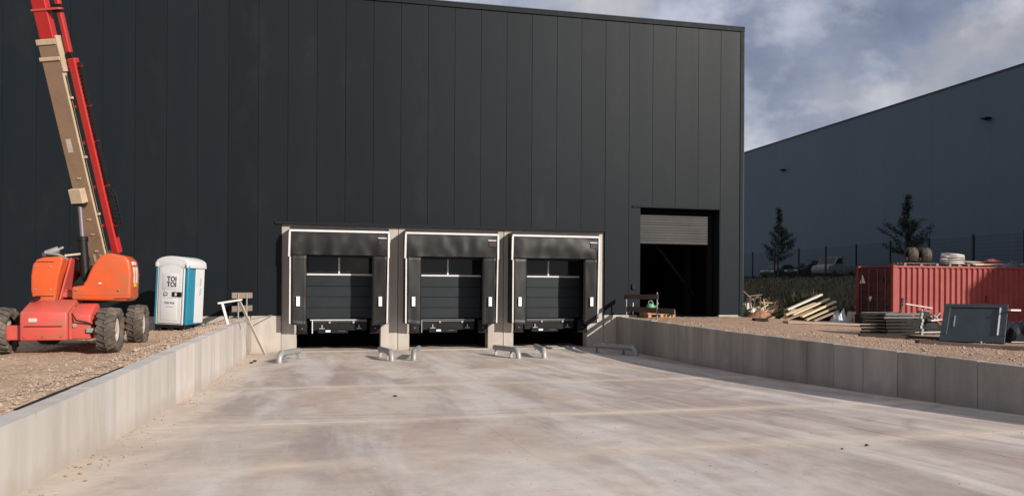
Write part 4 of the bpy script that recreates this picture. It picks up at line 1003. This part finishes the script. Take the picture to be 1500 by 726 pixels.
for j in range(n+1):
    for i in range(n+1):
        u, v = 2*i/n-1, 2*j/n-1; h = max(0, 1-(u*u+v*v)); vs.append((u*1.15, v*.8, -.05+.62*h*(.7+.6*noise.noise(Vector((u*3, v*3, 8))))+.08*noise.noise(Vector((u*9, v*9, 8)))))
m.add(vs, [(j*(n+1)+i, j*(n+1)+i+1, (j+1)*(n+1)+i+1, (j+1)*(n+1)+i) for j in range(n) for i in range(n)], False)
tag(m.build('rubble_heap', 'earth', loc=(4.3, 5.5, .83)), 'dark rubble heap under the broken timber at the warehouse corner', 'rubble heap')
m = MB(); rz_ = random.Random(77)
for i in range(170):
    a_ = rz_.uniform(0, 6.28); p = Vector((4.1+rz_.gauss(0, .65), 5.1+rz_.gauss(0, .35), .84)); p.z += max(0, .55-((p.x-4.1)**2+(p.y-5.1)**2)*.5)*rz_.random()
    d = Vector((math.cos(a_), math.sin(a_)*.5, rz_.uniform(-.3, .6)))*rz_.uniform(.1, .4); m.bar(p, p+d, rz_.uniform(.02, .1), .015)
tag(m.build('rubble_bits', 'oldwood'), 'small splinters and scraps strewn over the corner debris', 'rubble', kind='stuff')
for (x, y, z, w_, h_, mt, lab) in ((3.75, 5.0, 1.25, .5, .4, 'card', 'brown cardboard piece propped up in the corner debris'), (4.75, 5.2, 1.15, .45, .35, 'rcont', 'reddish sheet piece at the right of the corner debris'), (3.5, 5.3, 1.5, .4, .3, 'paletim', 'pale board offcut high in the corner debris')):
    tag(MB().obox((0, 0, 0), (1, .3, .2), (0, .3, 1), (-.2, 1, -.3), w_, h_, .02).build('offcut', mt, loc=(x, y, z)), lab, 'offcut', 'offcuts in the corner debris')
for (x, y, w_, h_, mt, rt, lab) in ((7.0, 3.4, .8, .55, 'tarp', .2, 'black crate behind the grey sack at the container end'), (6.9, 1.2, .7, .35, 'rubber', -.1, 'low black box lying before the container door'), (7.1, 4.6, .9, .8, 'card_', .4, 'dark box between the weeds and the container end')):
    c_ = thing('dark_crate', lab, 'crate', (x, y, .83), (0, 0, rt), 'dark crates by the container end')
    MB().box(-w_/2, w_/2, -.3, .3, 0, h_).build('shell', mt, c_, bevel=.02); MB().box(-w_/2-.02, w_/2+.02, -.32, .32, h_, h_+.04).build('lid', mt, c_, bevel=.01)
    for q in (-1, 0, 1): MB().box(q*w_*.3-.02, q*w_*.3+.02, -.32, -.301, .03, h_-.03).build('rib', mt, c_)
tag(MB().obox((4.5, 4.8, 1.0), (1, .2, .15), (0, 1, -.2), (-.15, .2, 1), .9, .7, .05).build('cardboard_sheet', 'card'), 'flat brown cardboard sheet at the right of the corner debris', 'cardboard')
# thin stake in a rubber foot
t = thing('marker_stake', 'thin dark stake standing in a black rubber foot on the gravel', 'stake', (-1.0, -3.0, rz(-1.0, -3.0)))
MB().tube([(0, 0, 0), (.0, 0, .92)], .018, 6).build('rod', 'greymetal', t); MB().box(-.28, .28, -.12, .12, 0, .11).build('foot', 'rubber', t, bevel=.02)
# ---- stack of grey frames, scrap, panel, wrapped goods
def at(x, y): return rz(x, y)
SX, SY = 1.3, -7.0
for i in range(7):
    t = thing('grate_frame', ('grey steel frame lowest in the stack before the container', 'second frame from the bottom of the stack before the container', 'third frame from the bottom of the stack before the container', 'middle frame of the stack before the container', 'third frame from the top of the stack before the container', 'second frame from the top of the stack before the container', 'topmost grey frame of the stack before the container')[i], 'frame', (SX+.03*math.sin(i*2.1), SY, at(SX, SY)+.04+i*.105), (0, 0, R(4+2*math.sin(i))), 'stacked grey frames')
    for y_ in (-.55, .5): MB().box(-.70, .70, y_, y_+.05, 0, .07).build('rail', 'rubber' if i < 5 else 'greymetal', t)  # lower frames blackened: shade within the stack painted into rails and decks
    for q in range(5): MB().box(-.69+q*.33, -.64+q*.33, -.5, .5, .01, .055).build('rung', 'greymetal', t)
    MB().box(.70, .78, -.58, -.5, -.01, .085).build('end_cap', 'galv', t); MB().box(-.66, .66, -.45, .45, .02, .035).build('mesh_deck', 'rubber' if i < 5 else 'greymetal', t)
rr = random.Random(11)
slabs_ = ['bent grey bar standing up left in the scrap heap', 'pale bar lying across the top of the scrap heap', 'grey channel lying low in the scrap heap', 'dark angle bar behind the scrap heap', 'pale tube lying at the front of the scrap heap', 'short grey channel right of the scrap heap', 'dark steel strip in the middle of the scrap heap', 'grey bar tilted towards the slate panel', 'thin upright rod in the scrap heap', 'pale bracket bar near the frame stack', 'long grey channel flat under the scrap', 'short dark bar on top of the scrap heap', 'grey flat bar leaning right in the scrap heap', 'galvanised strip at the foot of the scrap heap']
Q = Vector((2.95, -6.5, at(2.95, -6.5)))
ss = [((-.75, 0, .1), (-.5, .1, .95), .07), ((-.5, 0, .80), (.45, .1, .68), .05), ((-.7, -.2, .15), (.7, -.1, .22), .10), ((-.5, .4, .3), (.8, .5, .5), .06), ((-.6, -.45, .05), (.3, -.4, .06), .05), ((.1, -.2, .35), (.8, -.1, .40), .12), ((-.4, .0, .3), (.5, .2, .45), .08), ((.2, .1, .1), (.8, .2, .55), .05), ((.15, .1, .1), (.12, .1, .65), .03), ((-.85, -.2, .3), (-.5, -.1, .5), .06), ((-.8, .1, .06), (.9, .2, .08), .12), ((-.2, .1, .5), (.5, .3, .6), .07), ((.3, -.1, .5), (.9, .1, .2), .05), ((-.3, -.5, .12), (.6, -.45, .2), .09)]
for (p, q, w_), lab in zip(ss, slabs_):
    tag(MB().bar((0, 0, 0), (Vector(q)-Vector(p))*1.25, w_, .04).build('scrap_bar', rr.choice(['galv', 'galv', 'greymetal', 'black', 'steelwire']), loc=Q+Vector(p)*1.25), lab, 'metal bar', 'bars in the scrap heap')
sheetobj('scrap_sheet', 'dark crumpled sheet under the metal bars of the scrap heap', 'sheet metal', (2.95, -6.2, at(2.95, -6.2)), 2.1, 1.2, .85, 'rubber', 21)
# leaning panel
PX, PY = .95, -10.6
t = thing('door_panel', 'slate grey framed panel leaning back on the gravel before the red container', 'panel', (PX, PY, at(PX, PY)+.02), (R(-42), 0, R(-52)))
Wp, Hp = 1.6, 1.42
MB().box(-Wp/2, Wp/2, -.03, .03, 0, .24).build('frame_rail', 'leafd', t, bevel=.01); MB().box(-Wp/2, Wp/2, -.03, .03, Hp-.14, Hp).build('frame_rail', 'leafd', t, bevel=.01)
for s in (-1, 1): MB().box(min(s*Wp/2, s*(Wp/2-.17)), max(s*Wp/2, s*(Wp/2-.17)), -.032, .028, .241, Hp-.141).build('frame_stile', 'leafd', t, bevel=.01)
MB().box(-Wp/2+.17, Wp/2-.17, .0, .02, .24, Hp-.14).build('infill', 'leafd', t)
MB().box(Wp/2-.20, Wp/2-.165, -.06, .0, .26, Hp-.15).build('edge_strip', 'alu', t); MB().box(-Wp/2+.30, -Wp/2+.33, -.03, .0, .55, .95).build('handle', 'galv', t)
MB().bar((-.6, .05, Hp*.75), (-.6, .62, .50), .05, .05).bar((.6, .05, Hp*.75), (.6, .62, .50), .05, .05).build('prop', 'black', t)
# wrapped goods
sheetobj('wrapped_goods', 'black sheeted bundle at the far right of the gravel yard', 'bundle', (3.0, -10.4, at(2.75, -10.6)), 1.9, 1.5, .85, 'tarp', 31)
tag(MB().tube([(1.75, -11.15, at(1.75, -11.15)+.05), (3.2, -11.5, at(3.2, -11.5)+.04)], .022, 8).build('steel_rod', 'galv'), 'pale rod lying in front of the black sheeted bundle', 'rod')
tag(MB().bar((1.95, -10.9, at(2, -10.9)+.93), (2.35, -10.85, at(2, -10.9)+.92), .09, .05).build('pale_batten', 'paletim'), 'pale batten end resting on the black sheeted bundle', 'batten')
# long dark boards on the gravel
BG = 'long boards lying on the gravel'
for (x0, y0), (x1, y1), lab, mt in (((-2.9, -12.9), (-1.2, -13.6), 'dark board lying nearest the right wall, left end free', 'darkwood'), ((-1.15, -13.55), (1.6, -14.6), 'dark board continuing right from the other board, at the photo edge', 'darkwood'), ((-.2, -3.4), (4.2, -2.3), 'long pale board lying before the container door', 'oldwood'), ((-.9, -8.3), (1.2, -9.3), 'dark board lying in front of the frame stack', 'darkwood')):
    tag(MB().bar((0, 0, 0), (x1-x0, y1-y0, at(x1, y1)-at(x0, y0)), .26, .08).build('board', mt, loc=(x0, y0, at(x0, y0)+.05)), lab, 'board', BG)
# pallet + can in the doorway
pl = pallet((-4.0, -.55, rz(-3.45, -.55)+.03), R(2), 'warm brown pallet standing before the open roller door', 'palwood', None, 1.15, .8)
pl2 = pallet((-4.0, -.53, rz(-3.45, -.55)+.18), R(0), 'upper brown pallet stacked before the open roller door', 'palwood', None, 1.15, .8)
can = thing('watering_can', 'pale green watering can on the pallet in the doorway', 'watering can', (-4.32, -.62, rz(-3.45, -.55)+.326))
MB().lathe([(0, .0001), (0, .155), (.16, .165), (.22, .12), (.25, .10), (.25, .0001)], 20, 'z').build('body', 'greencan', can)
MB().tube([(.13, 0, .08), (.25, 0, .16), (.33, 0, .27)], [.03, .025, .02], 8).build('spout', 'greencan', can)
MB().tube([(-.10, 0, .23), (-.08, 0, .33), (.03, 0, .36), (.10, 0, .29), (.10, 0, .22)], .018, 8).build('handle', 'greencan', can)

# ------------------------------------------------------------------ loose stones, weeds, small bits
def octa(m, c, r, rnd):
    d = [(1, 0, 0), (-1, 0, 0), (0, 1, 0), (0, -1, 0), (0, 0, 1), (0, 0, -1)]; a = rnd.uniform(0, 3); ca, sa = math.cos(a), math.sin(a)
    vs = []
    for x, y, z in d:
        k = r*rnd.uniform(.6, 1.25); x, y = x*ca-y*sa, x*sa+y*ca; vs.append((c[0]+x*k, c[1]+y*k, c[2]+z*k*.65))
    m.add(vs, [(0, 2, 4), (2, 1, 4), (1, 3, 4), (3, 0, 4), (2, 0, 5), (1, 2, 5), (3, 1, 5), (0, 3, 5)])
rnd = random.Random(3); m = MB()
for i in range(9000):
    y = -1-21*rnd.random(); x = -19.43-abs(rnd.gauss(0, 1.0)) if rnd.random() < .6 else rnd.uniform(-26, -19.45)
    r = min(.075, .016*math.exp(rnd.gauss(0, .45))); octa(m, (x, y, lz(x, y)+r*.2), r, rnd)
for i in range(2200):
    y = rnd.uniform(-9, -1.2); x = -19.45-abs(rnd.gauss(0, .5)); r = rnd.uniform(.02, .055); octa(m, (x, y, lz(x, y)+r*.2), r, rnd)
tag(m.build('loose_stones', 'stone'), 'loose stones scattered on the reddish gravel left of the ramp', 'stones', kind='stuff')
m = MB()
for i in range(6500):
    y = -21*rnd.random(); x = rwx(y)+.2+7.5*rnd.random()**1.5; r = min(.07, .016*math.exp(rnd.gauss(0, .45))); octa(m, (x, y, rz(x, y)+r*.2), r, rnd)
tag(m.build('loose_stones', 'stone'), 'loose stones scattered on the gravel right of the ramp', 'stones', kind='stuff')
m = MB()
for i in range(420):
    y = rnd.uniform(-25, -1); x = rnd.uniform(-19.1, -7.5); r = rnd.uniform(.005, .014); octa(m, (x, y, fz(y)+r*.3), r, rnd)
for i in range(260):
    y = rnd.uniform(-22, -2); x = -19.18+abs(rnd.gauss(0, .25)); r = rnd.uniform(.006, .022); octa(m, (x, y, fz(y)+r*.3), r, rnd)
tag(m.build('grit', 'stone'), 'fine grit scattered over the concrete ramp', 'grit', kind='stuff')
for x, y, r, lab in ((-15.5, -14.28, .03, 'dark clod lying in the middle of the concrete ramp'), (-11.05, -21.34, .022, 'larger dark clod on the right of the ramp'), (-11.45, -21.46, .014, 'smaller dark clod left of the larger one on the ramp'), (-18.75, -4.15, .06, 'upper black scrap at the end of the left wall'), (-18.8, -4.75, .05, 'lower black scrap at the end of the left wall')):
    tag(MB().blob((0, 0, r*.5), r, x, 1, .5, (1.3, 1, .7)).build('clod', 'pebble', loc=(x, y, fz(y))), lab, 'clod')
tag(MB().box(-.09, .09, -.05, .05, 0, .01).build('paper_scrap', 'white', loc=(-7.25, -16.9, fz(-16.9)+.004)), 'white paper scrap lying at the foot of the right wall', 'paper')
def blades(m, n, xf, hmin, hmax):
    for i in range(n):
        x, y = xf(); h = rnd.uniform(hmin, hmax); a = rnd.uniform(0, 6.28); w_ = .02+.02*h; dx, dy = math.cos(a)*w_, math.sin(a)*w_; l = rnd.uniform(-.35, .35)*h; l2 = rnd.uniform(-.35, .35)*h
        z = bankz(x, y) if x > 18.7 else rz(x, y)
        m.add([(x-dx, y-dy, z-.02), (x+dx, y+dy, z-.02), (x+dx*.5+l*.4, y+dy*.5+l2*.4, z+h*.6), (x+l, y+l2, z+h)], [(0, 1, 2), (0, 2, 3)])
m = MB()
cl = [(4.9, 6.6, .4, .9), (5.2, 7.4, .5, .8), (4.7, 4.2, .25, .5), (6.9, 5.0, .5, 1.0), (7.4, 6.2, .45, 1.6), (6.5, 4.3, .5, .8), (5.2, 7.5, .9, .8), (4.6, 8.5, .6, .8)]
for cx, cy, s, h in cl: blades(m, 260, lambda: (rnd.gauss(cx, s), rnd.gauss(cy, s)), .25*h, h)
tag(m.build('weeds', 'grass'), 'tall weeds growing around the plank heap and corner debris', 'weeds', kind='stuff')
m = MB(); blades(m, 9000, lambda: (rnd.uniform(18, 26), rnd.uniform(3, 62)), .1, .45)
tag(m.build('bank_grass', 'bankgrass'), 'rough grass covering the shaded bank', 'grass', kind='stuff')
t = thing('dry_bush', 'brown dry bush behind the plank heap', 'bush', (5.9, 7.2, .83))
m = MB()
for i in range(90):
    a = rnd.uniform(0, 6.28); e = rnd.uniform(.3, 1.4); L = rnd.uniform(.5, 1.15); d = Vector((math.cos(a)*math.cos(e), math.sin(a)*math.cos(e), math.sin(e)))
    m.tube([(0, 0, 0), d*L*.5+Vector((0, 0, .05)), d*L], [.012, .008, .003], 4, False)
    for q in range(10):
        p = d*L*rnd.uniform(.4, 1)+Vector((rnd.gauss(0, .06), rnd.gauss(0, .06), rnd.gauss(0, .06))); u = Vector((rnd.gauss(0, 1), rnd.gauss(0, 1), rnd.gauss(0, 1))).normalized(); v = u.orthogonal()
        m.add([p-u*.05, p+v*.02, p+u*.05], [(0, 1, 2)])
m.build('twigs', 'card', t)
S.cycles.max_bounces = 8
